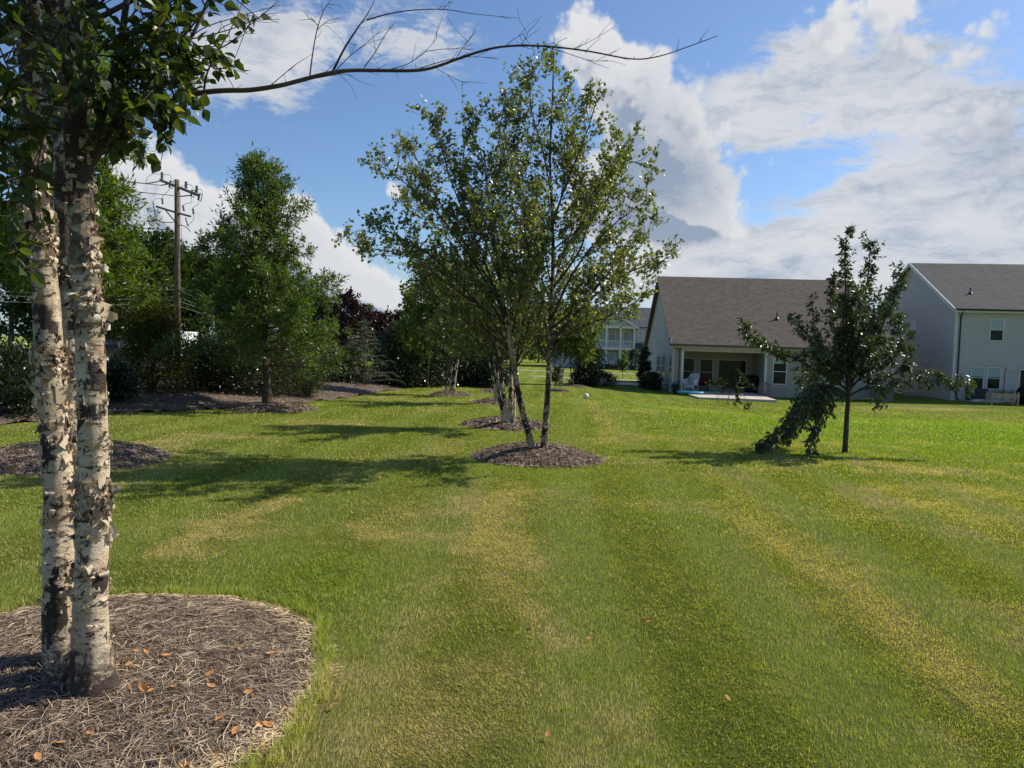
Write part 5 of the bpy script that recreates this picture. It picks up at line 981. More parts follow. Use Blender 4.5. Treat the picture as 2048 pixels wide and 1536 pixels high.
roof_plane(mb, H2.p(-og2, -o2, ze2 - o2 * k2 + .14), H2.p(RW2 + og2, -o2, ze2 - o2 * k2 + .14), H2.p(RW2 + og2, D2 / 2, zr2 + .14), H2.p(-og2, D2 / 2, zr2 + .14)); roof_plane(mb, H2.p(-og2, D2 + o2, ze2 - o2 * k2 + .14), H2.p(RW2 + og2, D2 + o2, ze2 - o2 * k2 + .14), H2.p(RW2 + og2, D2 / 2, zr2 + .141), H2.p(-og2, D2 / 2, zr2 + .141))
rf = mb.build('roof', SH2, T2); uv, _ = H2.hit(1941, 580, 2.0); zz = ze2 + k2 * 2.0 + .14; mb = MB(); mb.tube([H2.p(uv, 2.0, zz - .1), H2.p(uv, 2.0, zz + .36)], .045, 8); mb.tube([H2.p(uv, 2.0, zz - .02), H2.p(uv, 2.0, zz + .12)], [.17, .05], 8); mb.build('vent_pipe', BLK, rf)
mb = MB(); zf2 = ze2 - o2 * k2 + .02; beam(mb, H2.p(-og2, -o2 - .02, zf2 - .02), H2.p(RW2 + og2, -o2 - .02, zf2 - .02), .04, .20); mb.build('fascia', TRIM, T2)
mb = MB(); beam(mb, H2.p(-og2 + .1, -o2 - .09, zf2 + .05), H2.p(RW2 + og2, -o2 - .09, zf2 + .05), .11, .10); mb.build('gutter', BLK, T2)
mb = MB(); mb.box(-og2, RW2 + og2, -o2, 0, zf2 - .10, zf2 - .07, M2); mb.build('soffit', TRIM, T2)
mb = MB()
for s, e in (((-og2 - .02, -o2, ze2 - o2 * k2 + .04), (-og2 - .02, D2 / 2, zr2 + .04)), ((-og2 - .02, D2 + o2, ze2 - o2 * k2 + .04), (-og2 - .02, D2 / 2, zr2 + .04))): beam(mb, H2.p(*s), H2.p(*e), .05, .24)
mb.build('rake_board', TRIM, T2)
mb = MB(); beam(mb, H2.p(-.01, -.03, zg2 - .3), H2.p(-.01, -.03, ze2), .16, .13, up=tuple(U2)); mb.build('corner_board', TRIM, T2); downspout(T2, H2, .25, 0, zf2, zg2, BLK)
mb = MB(); a, b_ = H2.hits(1856, 722.5); mb.box(-.12, -.02, a - .14, a + .14, b_ - .1, b_ + .1, M2); mb.build('wall_vent', TRIM, T2); mb = MB(); a, b_ = H2.hits(1817, 769); mb.box(-.08, -.02, a - .1, a + .1, b_ - .08, b_ + .08, M2); mb.build('outlet_box', TRIM, T2)

# ---- far house with double porch
g3 = P(1185, 737, 100.0); H3 = Frame((g3[0], g3[1], 0), math.radians(1.0)); z3 = g3[2]; T3 = thing('balcony_house', 'far two-storey light grey house with white double porch and gable', 'house', (g3[0], g3[1], z3)); M3 = H3.M(); U3 = H3.u; N3 = -H3.v
def h3(px, py, v=0.): return H3.hit(px, py, v)
pu0 = h3(1187, 700)[0]; pu1 = h3(1270, 700)[0]; f2 = h3(1240, 695)[1]; e3 = h3(1240, 655)[1]; ap = h3(1229, 630)[1]; rz = h3(1240, 614, 6.5)[1]; wu0 = pu0 - 6; wu1 = pu1 + 5.5; e3w = h3(1285, 653.5, 1.8)[1]
mb = MB(); mb.box(wu0, pu1 + .0, 1.8, 12, z3 - .4, e3w, M3); mb.box(pu1, wu1, 1.3, 12, z3 - .4, e3w - .01, M3); siding(mb, H3.p(0, 1.8, 0), U3, N3, z3, e3w, lambda z: (wu0, pu1), lap=.16); siding(mb, H3.p(0, 1.3, 0), U3, N3, z3, e3w, lambda z: (pu1, wu1), lap=.16); mb.build('wall', SID3, T3)
mb = MB(); roof_plane(mb, H3.p(wu0 - .3, .9, e3w - .05), H3.p(wu1 + .3, .9, e3w - .05), H3.p(wu1 + .3, 6.5, rz), H3.p(wu0 - .3, 6.5, rz)); roof_plane(mb, H3.p(wu0 - .3, 12.4, e3w - .05), H3.p(wu1 + .3, 12.4, e3w - .05), H3.p(wu1 + .3, 6.5, rz), H3.p(wu0 - .3, 6.5, rz))
pm = (pu0 + pu1) / 2; roof_plane(mb, H3.p(pu0 - .4, -.35, e3 - .1), H3.p(pu0 - .4, 5.5, e3 - .1), H3.p(pm, 5.5, ap + .1), H3.p(pm, -.35, ap + .1)); roof_plane(mb, H3.p(pu1 + .4, -.35, e3 - .1), H3.p(pu1 + .4, 5.5, e3 - .1), H3.p(pm, 5.5, ap + .1), H3.p(pm, -.35, ap + .1)); mb.build('roof', SH3, T3)
mb = MB(); roof_plane(mb, H3.p(pu1 + .05, .2, f2 + .05), H3.p(wu1, .2, f2 + .05), H3.p(wu1, 1.35, f2 + .75), H3.p(pu1 + .05, 1.35, f2 + .75)); mb.build('lean_to_roof', SH3, T3)
mb = MB(); mb.add([H3.p(pu0, .0, e3 + .22), H3.p(pu1, .0, e3 + .22), H3.p(pm, .0, ap)], [(0, 1, 2)]); siding(mb, H3.p(0, .0, 0), U3, N3, e3 + .22, ap - .05, lambda z: (pu0 + (z - e3 - .22) / (ap - e3 - .22) * (pm - pu0), pu1 - (z - e3 - .22) / (ap - e3 - .22) * (pu1 - pm)), lap=.16); mb.build('gable', SID3, T3)
mb = MB()
beam(mb, H3.p(pu0 - .4, -.38, e3 - .1), H3.p(pm, -.38, ap + .08), .06, .26); beam(mb, H3.p(pu1 + .4, -.38, e3 - .1), H3.p(pm, -.38, ap + .08), .06, .26); mb.build('rake_board', TRIM, T3)
mb = MB(); mb.box(pu0 - .05, pu1 + .05, -.12, .12, e3 - .12, e3 + .22, M3); mb.box(pu0 - .05, pu1 + .05, -.15, 1.8, f2 - .35, f2, M3); mb.build('porch_beam', TRIM, T3)
mb = MB(); mb.box(pu0, pu1, .12, 1.8, e3 + .05, e3 + .08, M3); mb.build('porch_ceiling', TRIM, T3)
for px in (1189, 1212, 1240.5, 1267.5):
    uc = h3(px, 700)[0]; mb = MB(); mb.box(uc - .13, uc + .13, -.10, .10, f2, e3 - .12, M3); mb.build('porch_post', TRIM, T3)
    mb = MB(); mb.box(uc - .15, uc + .15, -.10, .10, z3, f2 - .35, M3); mb.build('porch_post', TRIM, T3)
mb = MB(); beam(mb, H3.p(pu0, -.02, f2 + .92), H3.p(pu1, -.02, f2 + .92), .08, .08); beam(mb, H3.p(pu0, -.02, f2 + .14), H3.p(pu1, -.02, f2 + .14), .06, .07)
for uc in np.arange(pu0 + .1, pu1, .17): mb.box(uc - .022, uc + .022, -.045, .0, f2 + .17, f2 + .89, M3)
mb.build('railing', TRIM, T3)
def w3(px0, px1, py0, py1, v=1.8, blind=0, mid=True, name=None, glass=GLASS):
    w = window(T3, H3.p(0, v, 0), U3, N3, h3(px0, (py0 + py1) / 2, v)[0], h3(px1, (py0 + py1) / 2, v)[0], h3(px0, py1, v)[1], h3(px0, py0, v)[1], blind=blind, fr=.11, mid=mid, glass=glass)
    if name: w.name = name
w3(1192, 1206, 658.5, 682); w3(1216, 1232, 660, 684, blind=.35); w3(1246, 1261, 661, 692, mid=False, name='balcony_door', glass=plain('dark_red_door', (.06, .02, .022))); w3(1275, 1287, 661, 681, v=1.3, blind=.9)
w3(1192, 1204, 706, 730); w3(1215, 1230, 704, 730, blind=.3); w3(1243, 1258, 705, 736, mid=False, name='front_door'); w3(1272, 1284, 708, 737, v=1.3, mid=False, name='garage_door', glass=plain('garage_door_panel', (.30, .31, .32)))
mb = MB(); a = h3(1227.5, 0)[0]; mb.box(a - .24, a + .24, -.05, -.012, h3(1227, 645)[1], h3(1227, 632.5)[1], M3); mb.build('gable_vent', TRIM, T3)
mb = MB(); mb.box(pu0, pu1, -.1, 1.8, z3 - .3, z3 + .05, M3); mb.build('porch_floor', CONC, T3)

# ================================================================ SMALLER THINGS
WOODP = plain('weathered_pole_wood', (.115, .09, .062), .9, .1, .25, 6, bmp=.5); ARMW = plain('crossarm_wood', (.18, .15, .115), .9, .1, .2, 8); PORC = plain('grey_porcelain', (.10, .11, .125), .3, .5, .15, 9); WIRE = plain('grey_wire', (.07, .075, .08), .5, .4)
# ---- utility pole
YP = 38.0
def pp(px, py, dY=0): return P(px, py, YP + dY)
b = pp(356.5, 672); bx, by = b[0], b[1]; zp = float(gz(bx, by)); top = pp(353.8, 359.5)
T = thing('utility_pole', 'tall wooden utility pole with crossarms and insulators by the street', 'utility pole', (bx, by, zp))
mb = MB(); mb.tube([(bx, by, zp - .3), (bx * .5 + top[0] * .5, by, (zp + top[2]) / 2), top], [.165, .15, .125], 14); mb.build('pole', WOODP, T, smooth=True)
# px on the zoomed detail (230..480 x 320..510 at 8.084x)
def zz_(x, y, d=0): return pp(230 + x / 8.084, 320 + y / 8.084, d)
mb = MB(); beam(mb, zz_(730, 325, 1.3), zz_(1360, 575, -1.3), .10, .13); mb.build('crossarm', ARMW, T)
mb = MB(); beam(mb, zz_(670, 752, .8), zz_(975, 845, .0), .09, .10); beam(mb, zz_(1035, 862, 0), zz_(1220, 912, -.8), .09, .10); mb.build('crossarm', ARMW, T)
mb = MB(); beam(mb, zz_(820, 815, .4), zz_(965, 990, .1), .04, .05); mb.build('brace', BLK, T)
def insul(x, y, h, d, r=.085): # ribbed insulator standing on an arm
    a = zz_(x, y, d); n = 9; mb = MB(); zs = np.linspace(0, h, n); mb.tube([a + [0, 0, z] for z in zs], [r if i % 2 else r * .6 for i in range(n)], 8); mb.build('insulator', PORC, T)
for (x, y, h, d) in ((760, 310, .38, 1.2), (1148, 460, .36, -.3), (1320, 530, .36, -1.0)): insul(x, y, h, d)
def arrester(x0, y0, x1, y1, d, r=.06):
    a = zz_(x0, y0, d); b_ = zz_(x1, y1, d); t = np.linspace(0, 1, 9)[:, None]; mb = MB(); mb.tube(a + (b_ - a) * t, [r if i % 2 else r * .55 for i in range(9)], 7); mb.build('surge_arrester', PORC, T)
for q in ((762, 620, 772, 715, .8), (1095, 735, 1118, 830, -.4), (1258, 785, 1272, 880, -.9), (612, 680, 655, 900, .9, .035), (1140, 930, 1180, 1070, -.6, .04)): arrester(*q)
def strain(x0, y0, x1, y1, d0, d1):
    a = zz_(x0, y0, d0); b_ = zz_(x1, y1, d1); t = np.linspace(0, 1, 15)[:, None]; mb = MB(); mb.tube(a + (b_ - a) * t, [.045 if i % 2 else .018 for i in range(15)], 7); mb.build('strain_insulator', PORC, T)
strain(495, 385, 715, 345, 1.2, 1.3); strain(740, 410, 850, 392, .8, .9); strain(1055, 588, 1230, 572, -.9, -.9)
def cutout(x, y, d):
    mb = MB(); mb.tube([zz_(x, y, d), zz_(x - 22, y + 110, d)], .055, 7); mb.tube([zz_(x + 45, y + 10, d), zz_(x + 20, y + 128, d)], .022, 6); beam(mb, zz_(x, y + 4, d), zz_(x + 50, y + 10, d), .03, .03); beam(mb, zz_(x - 20, y + 108, d), zz_(x + 22, y + 130, d), .03, .03); mb.build('fuse_cutout', PORC, T)
cutout(900, 335, .7); cutout(1250, 480, -.6); cutout(1368, 540, -1.25)
def jumper(pts, r=.012):
    mb = MB(); mb.tube(smoothline([zz_(*q) for q in pts], 5), r, 5); mb.build('jumper_wire', WIRE, T)
for q in ([(498, 375, 1.2), (520, 290, 1.2), (590, 232, 1.2), (700, 228, 1.2), (760, 240, 1.2)], [(760, 240, 1.2), (870, 240, 1), (910, 280, .8), (905, 335, .7)], [(885, 455, .7), (850, 510, .7), (785, 570, .8), (765, 620, .8)], [(762, 622, .8), (700, 620, .8), (640, 640, .9), (615, 680, .9)], [(655, 900, .9), (690, 970, .8), (760, 1005, .5), (870, 1010, .2), (990, 1005, 0)],
          [(1060, 440, 0), (1148, 400, -.3), (1230, 405, -.5), (1270, 470, -.6)], [(1230, 600, -.6), (1240, 680, -.5), (1150, 710, -.4), (1095, 735, -.4)], [(1345, 670, -1.2), (1340, 720, -1.1), (1280, 760, -.9), (1258, 785, -.9)], [(1272, 880, -.9), (1270, 960, -.9), (1210, 1030, -.7), (1170, 1080, -.6)], [(1040, 1050, 0), (1110, 1065, -.3), (1180, 1110, -.5), (1215, 1160, -.5)], [(1320, 480, -1), (1400, 480, -1.1), (1405, 540, -1.2)], [(1050, 500, 0), (1062, 900, 0), (1075, 1200, 0), (1095, 1536, 0)]): jumper(q, .022 if len(q) == 4 and q[0][0] == 1040 or q[0][0] == 655 else .012)
# ---- power lines, each a thing
def wire(a, b_, sag, r, label, n=24):
    r *= 1.35
    a = np.array(a); b_ = np.array(b_); t = np.linspace(0, 1, n)[:, None]; q = a + (b_ - a) * t - np.array([0, 0, 1.0]) * sag * 4 * t * (1 - t); o = MB().tube(q, r, 4).build('power_line', WIRE, loc=tuple(a)); tag(o, label, 'wire', 'power lines along the street')
def lend(a, dx, y, dz): return (a[0] + dx, y, a[2] + dz)
for (x, y, d, lab) in ((495, 385, 1.2, 'topmost wire leaving the long insulator left of the pole'), (740, 410, .8, 'second wire from the top running left off the pole'), (1055, 588, -.9, 'third wire passing behind the pole to the left'), (900, 1135, 0, 'fourth lone wire running left below the lower arms')):
    a = zz_(x, y, d); wire(a, (a[0] - 30, 12, a[2] + .3), .6, .014, lab)
for k, (y0, lab) in enumerate(((572, 'sagging wire at treetop height crossing the pole'), (580, 'second sagging wire just under the treetop one'), (594, 'cable crossing the pole against the dark trees'), (601, 'thick low cable in front of the dark trees'), (611, 'lowest cable seen between the oaks'))):
    a = pp(354, y0, .3); wire((a[0] - 24, 12, a[2] + .6), a, .7, .013 + .006 * (k > 2), lab); 
    wire(a, (-28, 110, a[2] + .2), 1.0, .013 + .006 * (k > 2), lab.replace('crossing', 'receding beyond').replace('wire just', 'receding wire just').replace('thick low cable', 'receding thick low cable').replace('lowest cable', 'receding lowest cable'))
# guy wire with yellow guard
a = pp(356, 640, 0); g_ = at(397, 27.0); z_ = bz(*g_) ; z_ = max(z_, float(gz(*g_))); T = thing('guy_wire', 'thin guy wire with a yellow guard tube slanting to the ground behind the shrubs', 'guy wire', (g_[0], g_[1], z_)); e_ = np.array([g_[0], g_[1], z_]); t1 = P(389, 712, 27.6)
MB().tube([e_, t1, P(381, 694, 30), a], .012, 5).build('cable', WIRE, T); MB().tube(smoothline([P(394.5, 745, 27.0), P(394, 728, 27.1), t1], 4), .045, 8).build('guard', plain('yellow_plastic', (.75, .60, .08), .5), T)
# far pole beyond the plums
q = P(723, 634, 160); T = thing('utility_pole', 'tiny far utility pole with one crossarm above the plum trees', 'utility pole', (q[0], 160, -.5)); MB().tube([(q[0], 160, -.5), (q[0], 160, P(723, 617.5, 160)[2])], .2, 8).build('pole', WOODP, T); mb = MB(); beam(mb, P(714.5, 621.5, 160), P(731, 622.5, 160), .25, .25); mb.build('crossarm', ARMW, T)
q = P(427, 640, 85); T = thing('light_pole', 'slim grey pole in front of the dark trees left of the pointed oak', 'pole', (q[0], 85, -.5)); MB().tube([(q[0], 85, -.5), P(427, 577, 85)], .14, 8).build('pole', plain('galvanised_steel', (.28, .29, .30), .5, .4), T); mb = MB(); beam(mb, P(417, 583, 85), P(437, 585, 85), .12, .12); mb.build('crossarm', ARMW, T)

# ---- vehicles: lofted bodies
def paint(name, col, rough=.25, metal=.3): return plain(name, col, rough, .6, .05, 2, metal)
GLS = plain('car_glass', (.02, .024, .028), .08, .9); TYRE = plain('tyre_rubber', (.015, .015, .016), .85, .2); RIM = plain('alloy_rim', (.35, .36, .38), .3, .6, .1, 3, .8); LRED = plain('red_tail_lens', (.55, .012, .012), .25, .6)
def vehicle(kind, label, px, Yc, zc, head, prof, width, matb, glassp, wheels, extra):
    """prof = side outline [(x along, z)], lofted across the width with tumblehome"""
    X_, Y_ = at(px, Yc); T = thing(kind, label, 'truck' if 'truck' in kind or 'van' in kind else 'car', (X_, Y_, zc)); ch, sh = math.cos(head), math.sin(head)
    R = np.array([[ch, -sh, 0], [sh, ch, 0], [0, 0, 1.0]]); O = np.array([X_, Y_, zc]); tr = lambda P_: np.asarray(P_, float) @ R.T + O
    pr = np.array(prof, float); n = len(pr); hw = width / 2; rows = []
    belt = wheels[3]
    for s, k in ((-1, 1), (-.86, .0), (.86, .0), (1, 1)):
        row = []
        for (x, z) in pr:
            ins = .0 if z < belt else (z - belt) * .22; w = (hw - ins) * (1 if abs(s) == 1 else .93); zz = z + (0 if abs(s) == 1 or z < .45 else .025); row.append((x, math.copysign(w, s), zz))
        rows.append(row)
    V = tr(np.array(rows).reshape(-1, 3)); mb = MB(); i = np.arange(3)[:, None] * n; j = np.arange(n)[None]; j2 = (j + 1) % n
    mb.add(V, np.stack([i + j, i + n + j, i + n + j2, i + j2], -1).reshape(-1, 4))
    for r_, rev in ((0, False), (3, True)):   # side caps as a fan of quads between top and floor outline
        st = r_ * n; c = tr([[pr[:, 0].mean(), (-1 if r_ == 0 else 1) * (hw - .0), .55]]); b0 = mb.n; mb.add(c); mb.FT.append(np.array([(b0, st + (k if rev else (k + 1) % n), st + ((k + 1) % n if rev else k)) for k in range(n)]))
    mb.build('body', matb, T)
    for g in glassp:
        mb = MB(); 
        if g[0] == 'side':
            for s in (-1, 1): mb.add(tr([(x, s * (hw - (z - belt) * .22 + .008), z) for (x, z) in g[1]]), [(0, 1, 2, 3)] if len(g[1]) == 4 else None)
        else: mb.add(tr(g[1]), [(0, 1, 2, 3)])
        mb.build('window', GLS, T)
    for x in wheels[0]:
        for s in (-1, 1):
            r = wheels[1]; y = s * (hw - .10); q = MB(); q.tube(tr([(x, y - .10, r), (x, y - .09, r), (x, y + .09, r), (x, y + .10, r)]), [r * .85, r, r, r * .85], 20); w = q.build('wheel', TYRE, T); q = MB(); q.tube(tr([(x, y + s * .100, r), (x, y + s * .108, r)]), r * .58, 14); q.build('rim', RIM, w)
    extra(T, tr, hw); return T
def bx(T, tr, name, mat, x0, x1, y0, y1, z0, z1): V = tr([(x, y, z) for z in (z0, z1) for y in (y0, y1) for x in (x0, x1)]); MB().add(V, [(0, 2, 3, 1), (4, 5, 7, 6), (0, 1, 5, 4), (2, 6, 7, 3), (0, 4, 6, 2), (1, 3, 7, 5)]).build(name, mat, T)
def ex_pick(T, tr, hw):
    for s in (-1, 1): bx(T, tr, 'tail_light', LRED, -2.93, -2.84, s * (hw - .13) - .11, s * (hw - .13) + .11, .82, 1.22); bx(T, tr, 'mirror', BLK, 1.1, 1.2, s * (hw + .13) - .12, s * (hw + .13) + .12, 1.25, 1.5)
    bx(T, tr, 'bumper', plain('chrome', (.6, .6, .6), .2, .6, .05, 2, .9), -3.02, -2.86, -hw + .05, hw - .05, .48, .70); bx(T, tr, 'tailgate', paint('black_paint_gate', (.014, .015, .017)), -2.90, -2.86, -hw + .27, hw - .27, .74, 1.24); bx(T, tr, 'licence_plate', TRIM, -3.035, -3.022, -.16, .16, .52, .66)
sz_ = float(gz(at(215, 47)[0], 47)) + .05
vehicle('pickup_truck', 'black pickup truck with a bright red tail light, seen from behind at the left', 217, 50, sz_, math.radians(90), [(-2.9, .55), (-2.88, 1.27), (-.75, 1.27), (-.65, 1.86), (.9, 1.88), (1.55, 1.25), (2.75, 1.12), (2.85, .5)], 1.98, paint('black_paint', (.012, .013, .016)),
        [('rear', [(-.735, -.68, 1.32), (-.735, .68, 1.32), (-.675, .60, 1.78), (-.675, -.60, 1.78)]), ('side', [(-.55, 1.32), (1.3, 1.32), (.82, 1.78), (-.5, 1.78)])], ([-1.9, 1.85], .39, 0, 1.27), ex_pick)
def ex_van(T, tr, hw):
    bx(T, tr, 'cargo_box', plain('white_box_panel', (.80, .82, .84), .4, .4, .03, 2), -3.3, 1.0, -1.12, 1.12, .95, 3.0); 
    for s in (-1, 1): bx(T, tr, 'tail_light', LRED, -3.33, -3.30, s * .9 - .1, s * .9 + .1, 1.0, 1.2)
    bx(T, tr, 'bumper', BLK, -3.42, -3.28, -.95, .95, .5, .7)
    cu = bpy.data.curves.new('lettering', 'FONT'); cu.body = 'TEMS'; cu.size = .5; cu.extrude = .004; cu.align_x = 'CENTER'; o = bpy.data.objects.new('lettering', cu); SC.collection.objects.link(o)
    me = bpy.data.meshes.new_from_object(o); bpy.data.objects.remove(o); v = np.zeros(len(me.vertices) * 3, np.float32); me.vertices.foreach_get('co', v); v = v.reshape(-1, 3)
    q = np.stack([np.full(len(v), -3.315) - v[:, 2], -v[:, 0] , 1.95 + v[:, 1]], 1); q = tr(q) - np.array(_off(T)); me.vertices.foreach_set('co', q.astype(np.float32).ravel()); me.materials.append(plain('dark_lettering', (.05, .07, .12))); lo = bpy.data.objects.new('lettering', me); SC.collection.objects.link(lo); lo.parent = T
sz_ = float(gz(at(367, 72)[0], 72)) + .05
vehicle('box_truck', 'white box truck with dark lettering half hidden by the utility pole', 363, 72, sz_, math.radians(84), [(-3.2, .6), (-3.2, 1.0), (1.1, 1.0), (1.1, 2.1), (1.7, 2.1), (2.2, 1.3), (2.9, 1.15), (3.0, .5)], 2.0, plain('white_paint', (.78, .79, .80), .35), [('side', [(1.2, 1.3), (2.1, 1.3), (1.7, 1.95), (1.2, 1.95)])], ([-2.2, 2.1], .42, 0, 1.3), ex_van)
def ex_car(T, tr, hw):
    for s in (-1, 1): bx(T, tr, 'tail_light', LRED, -2.31, -2.2, s * (hw - .3) - .22, s * (hw - .3) + .22, .72, .86)
    bx(T, tr, 'bumper', paint('silver_bumper', (.34, .37, .42)), -2.38, -2.25, -hw + .08, hw - .08, .36, .58); bx(T, tr, 'licence_plate', TRIM, -2.335, -2.318, -.2, .2, .60, .72)
sz_ = float(gz(at(674, 84)[0], 84)) + .05
vehicle('silver_car', 'silver blue sedan on the street between the oak and the plum tree', 674, 84, sz_, math.radians(72), [(-2.3, .35), (-2.28, .95), (-1.75, 1.05), (-1.0, 1.42), (.3, 1.44), (1.1, 1.0), (2.1, .82), (2.3, .35)], 1.84, paint('silver_paint', (.42, .47, .55), .25, .6),
        [('rear', [(-1.70, -.62, 1.10), (-1.70, .62, 1.10), (-1.05, .55, 1.43), (-1.05, -.55, 1.43)]), ('side', [(-1.3, 1.05), (.85, 1.03), (.25, 1.37), (-.95, 1.37)])], ([-1.4, 1.4], .33, 0, 1.0), ex_car)

# ---- porch furniture and patio things
WICK = plain('white_wicker', (.66, .68, .68), .6, .2, .1, 20)
def hp(px, py, v): u, z = H1.hit(px, py, v); return u, z
def wicker():
    u, _ = hp(1380, 785, .9 - .9); o = H1.p(u, -.35, zfl); T = thing('wicker_chair', 'white wicker armchair beside the white porch post', 'chair', tuple(o)); R = np.stack([H1.u, H1.v, ZV], 1); tr = lambda q: o + R @ (np.array(q) * 1.12)
    th = math.radians(-35); c, s = math.cos(th), math.sin(th); rt = lambda x, y, z: tr((c * x - s * y, s * x + c * y, z))
    def weave(name, a, b_, n, m, r=.009):
        mb = MB()
        for t in np.linspace(0, 1, n): mb.tube([rt(*(np.array(a[0]) * (1 - t) + np.array(a[1]) * t)), rt(*(np.array(b_[0]) * (1 - t) + np.array(b_[1]) * t))], r, 4)
        for t in np.linspace(0, 1, m): mb.tube([rt(*(np.array(a[0]) * (1 - t) + np.array(b_[0]) * t)), rt(*(np.array(a[1]) * (1 - t) + np.array(b_[1]) * t))], r, 4)
        mb.build(name, WICK, T)
    weave('backrest', ((-.26, .22, .42), (.26, .22, .42)), ((-.22, .42, 1.02), (.22, .42, 1.02)), 16, 14); weave('seat', ((-.28, -.28, .42), (.28, -.28, .42)), ((-.27, .24, .40), (.27, .24, .40)), 18, 18)
    weave('apron', ((-.28, -.28, .42), (.28, -.28, .42)), ((-.26, -.28, .26), (.26, -.28, .26)), 16, 5)
    for s_ in (-1, 1):
        mb = MB(); mb.tube(smoothline([rt(s_ * .25, .42, .98), rt(s_ * .31, .26, .74), rt(s_ * .34, -.1, .68), rt(s_ * .33, -.30, .64), rt(s_ * .30, -.30, .42)], 4), .026, 6); mb.build('armrest', WICK, T)
        weave('side_panel', ((s_ * .29, -.28, .42), (s_ * .28, .22, .42)), ((s_ * .33, -.28, .63), (s_ * .31, .24, .72)), 12, 5)
        for y_ in (-.27, .24): mb = MB(); mb.tube([rt(s_ * .28, y_, .42), rt(s_ * .30, y_ * 1.05, .0)], .020, 6); mb.build('leg', WICK, T)
    mb = MB(); mb.tube(smoothline([rt(-.29, -.28, .02), rt(-.2, -.28, .20), rt(0, -.28, .27), rt(.2, -.28, .20), rt(.29, -.28, .02)], 4), .012, 5); mb.tube(smoothline([rt(-.29, -.28, .02), rt(-.29, -.1, .22), rt(-.29, .05, .24), rt(-.29, .24, .02)], 4), .012, 5); mb.build('arched_stretcher', WICK, T)
wicker()
def pool():
    uu, _ = H1.hit(1386, 793, -2.3); o = H1.p(uu, -1.75, zfl - .03); T = thing('paddling_pool', 'flat turquoise and white paddling pool on the patio edge', 'paddling pool', tuple(o)); a = np.linspace(0, 2 * math.pi, 30); R = .82
    MB().tube(np.stack([o[0] + R * np.cos(a), o[1] + .62 * R * np.sin(a), o[2] + .07 + 0 * a], 1), .065, 8, cap=False).build('ring', plain('turquoise_vinyl', (.05, .38, .52), .35, .5), T, smooth=True)
    V = [(o[0], o[1], o[2] + .03)] + [(o[0] + R * math.cos(t), o[1] + .62 * R * math.sin(t), o[2] + .03) for t in a[:-1]]; mb = MB(); mb.add(V); mb.FT.append(np.array([(0, 1 + k, 1 + (k + 1) % 29) for k in range(29)])); mb.build('base', plain('pale_blue_vinyl', (.50, .68, .75), .4, .4, .3, 2), T)
    for (dx, dy, col) in ((-.35, -.05, (.55, .45, .05)), (.0, .1, (.12, .4, .1)), (.25, -.1, (.75, .75, .75))): q = np.array([o[0] + dx, o[1] + dy, o[2] + .08]); mb = MB(); mb.tube([q, q + [0, 0, .05], q + [0, 0, .11]], [.09, .07, .02], 8); mb.build('pool_toy', plain('toy_plastic', col), T)
pool()
def patio_chair():
    u, _ = H1.hit(1408, 775, 1.6); o = H1.p(u, 1.7, zfl); T = thing('patio_chair', 'dark metal patio chair with red cushions in the porch shade', 'chair', tuple(o)); R = np.stack([H1.u, H1.v, ZV], 1); tr = lambda q: o + R @ np.array(q)
    def bb(name, mat, x0, x1, y0, y1, z0, z1): MB().box(x0, x1, y0, y1, z0, z1, (R, o)).build(name, mat, T)
    RED = plain('dark_red_cushion', (.13, .018, .028), .9, .1); bb('seat_cushion', RED, -.30, .30, -.28, .28, .36, .48); bb('back_cushion', RED, -.30, .30, .22, .34, .50, .98)
    for sx in (-1, 1):
        for sy in (-1, 1): mb = MB(); mb.tube([tr((sx * .31, sy * .3, 0)), tr((sx * .31, sy * .3, .36 if sy < 0 else .95))], .018, 6); mb.build('leg', BLK, T)
        mb = MB(); mb.tube([tr((sx * .32, .32, .64)), tr((sx * .32, -.32, .62)), tr((sx * .32, -.32, .36))], .02, 6); mb.build('armrest', BLK, T)
    mb = MB(); beam(mb, tr((-.31, -.3, .34)), tr((.31, -.3, .34)), .03, .03); beam(mb, tr((-.31, .3, .34)), tr((.31, .3, .34)), .03, .03); mb.build('frame', BLK, T)
patio_chair()
def storage():
    u, _ = H1.hit(1426, 775, 1.0); o = H1.p(u, .9, zfl); R = np.stack([H1.u, H1.v, ZV], 1); T = thing('storage_box', 'grey brown storage box with a lid on the porch behind the small staked tree', 'box', tuple(o)); W3 = plain('taupe_plastic', (.16, .15, .12), .7); MB().box(-.32, .32, -.2, .2, 0, .5, (R, o)).build('body', W3, T); MB().box(-.35, .35, -.23, .23, .503, .56, (R, o)).build('lid', plain('taupe_lid', (.22, .21, .17), .6), T)
    u, _ = H1.hit(1503, 775, 1.2); o = H1.p(u, 1.4, zfl); T = thing('gas_grill', 'covered black gas grill in the right corner of the porch', 'grill', tuple(o)); mb = MB(); rs = [(.38, .26, 0), (.40, .28, .5), (.52, .30, .72), (.50, .29, .92), (.36, .24, 1.1), (.1, .06, 1.15)]; V = []
    for (a, b_, z) in rs:
        for t in np.linspace(0, 2 * math.pi, 20, endpoint=False): c, s = math.cos(t), math.sin(t); V.append(o + R @ np.array([a * math.copysign(abs(c) ** .5, c), b_ * math.copysign(abs(s) ** .5, s), z]))
    i = np.arange(len(rs) - 1)[:, None] * 20; j = np.arange(20)[None]; mb.add(V, np.stack([i + j, i + (j + 1) % 20, i + 20 + (j + 1) % 20, i + 20 + j], -1).reshape(-1, 4)); mb.build('cover', plain('black_cover', (.012, .012, .014), .8, .2, .3, 5, bmp=.6), T, smooth=True)
    for sx in (-.36, .36): MB().tube([o + R @ np.array([sx, -.03, .07]), o + R @ np.array([sx, .03, .07])], .07, 10).build('wheel', BLK, T)
storage()
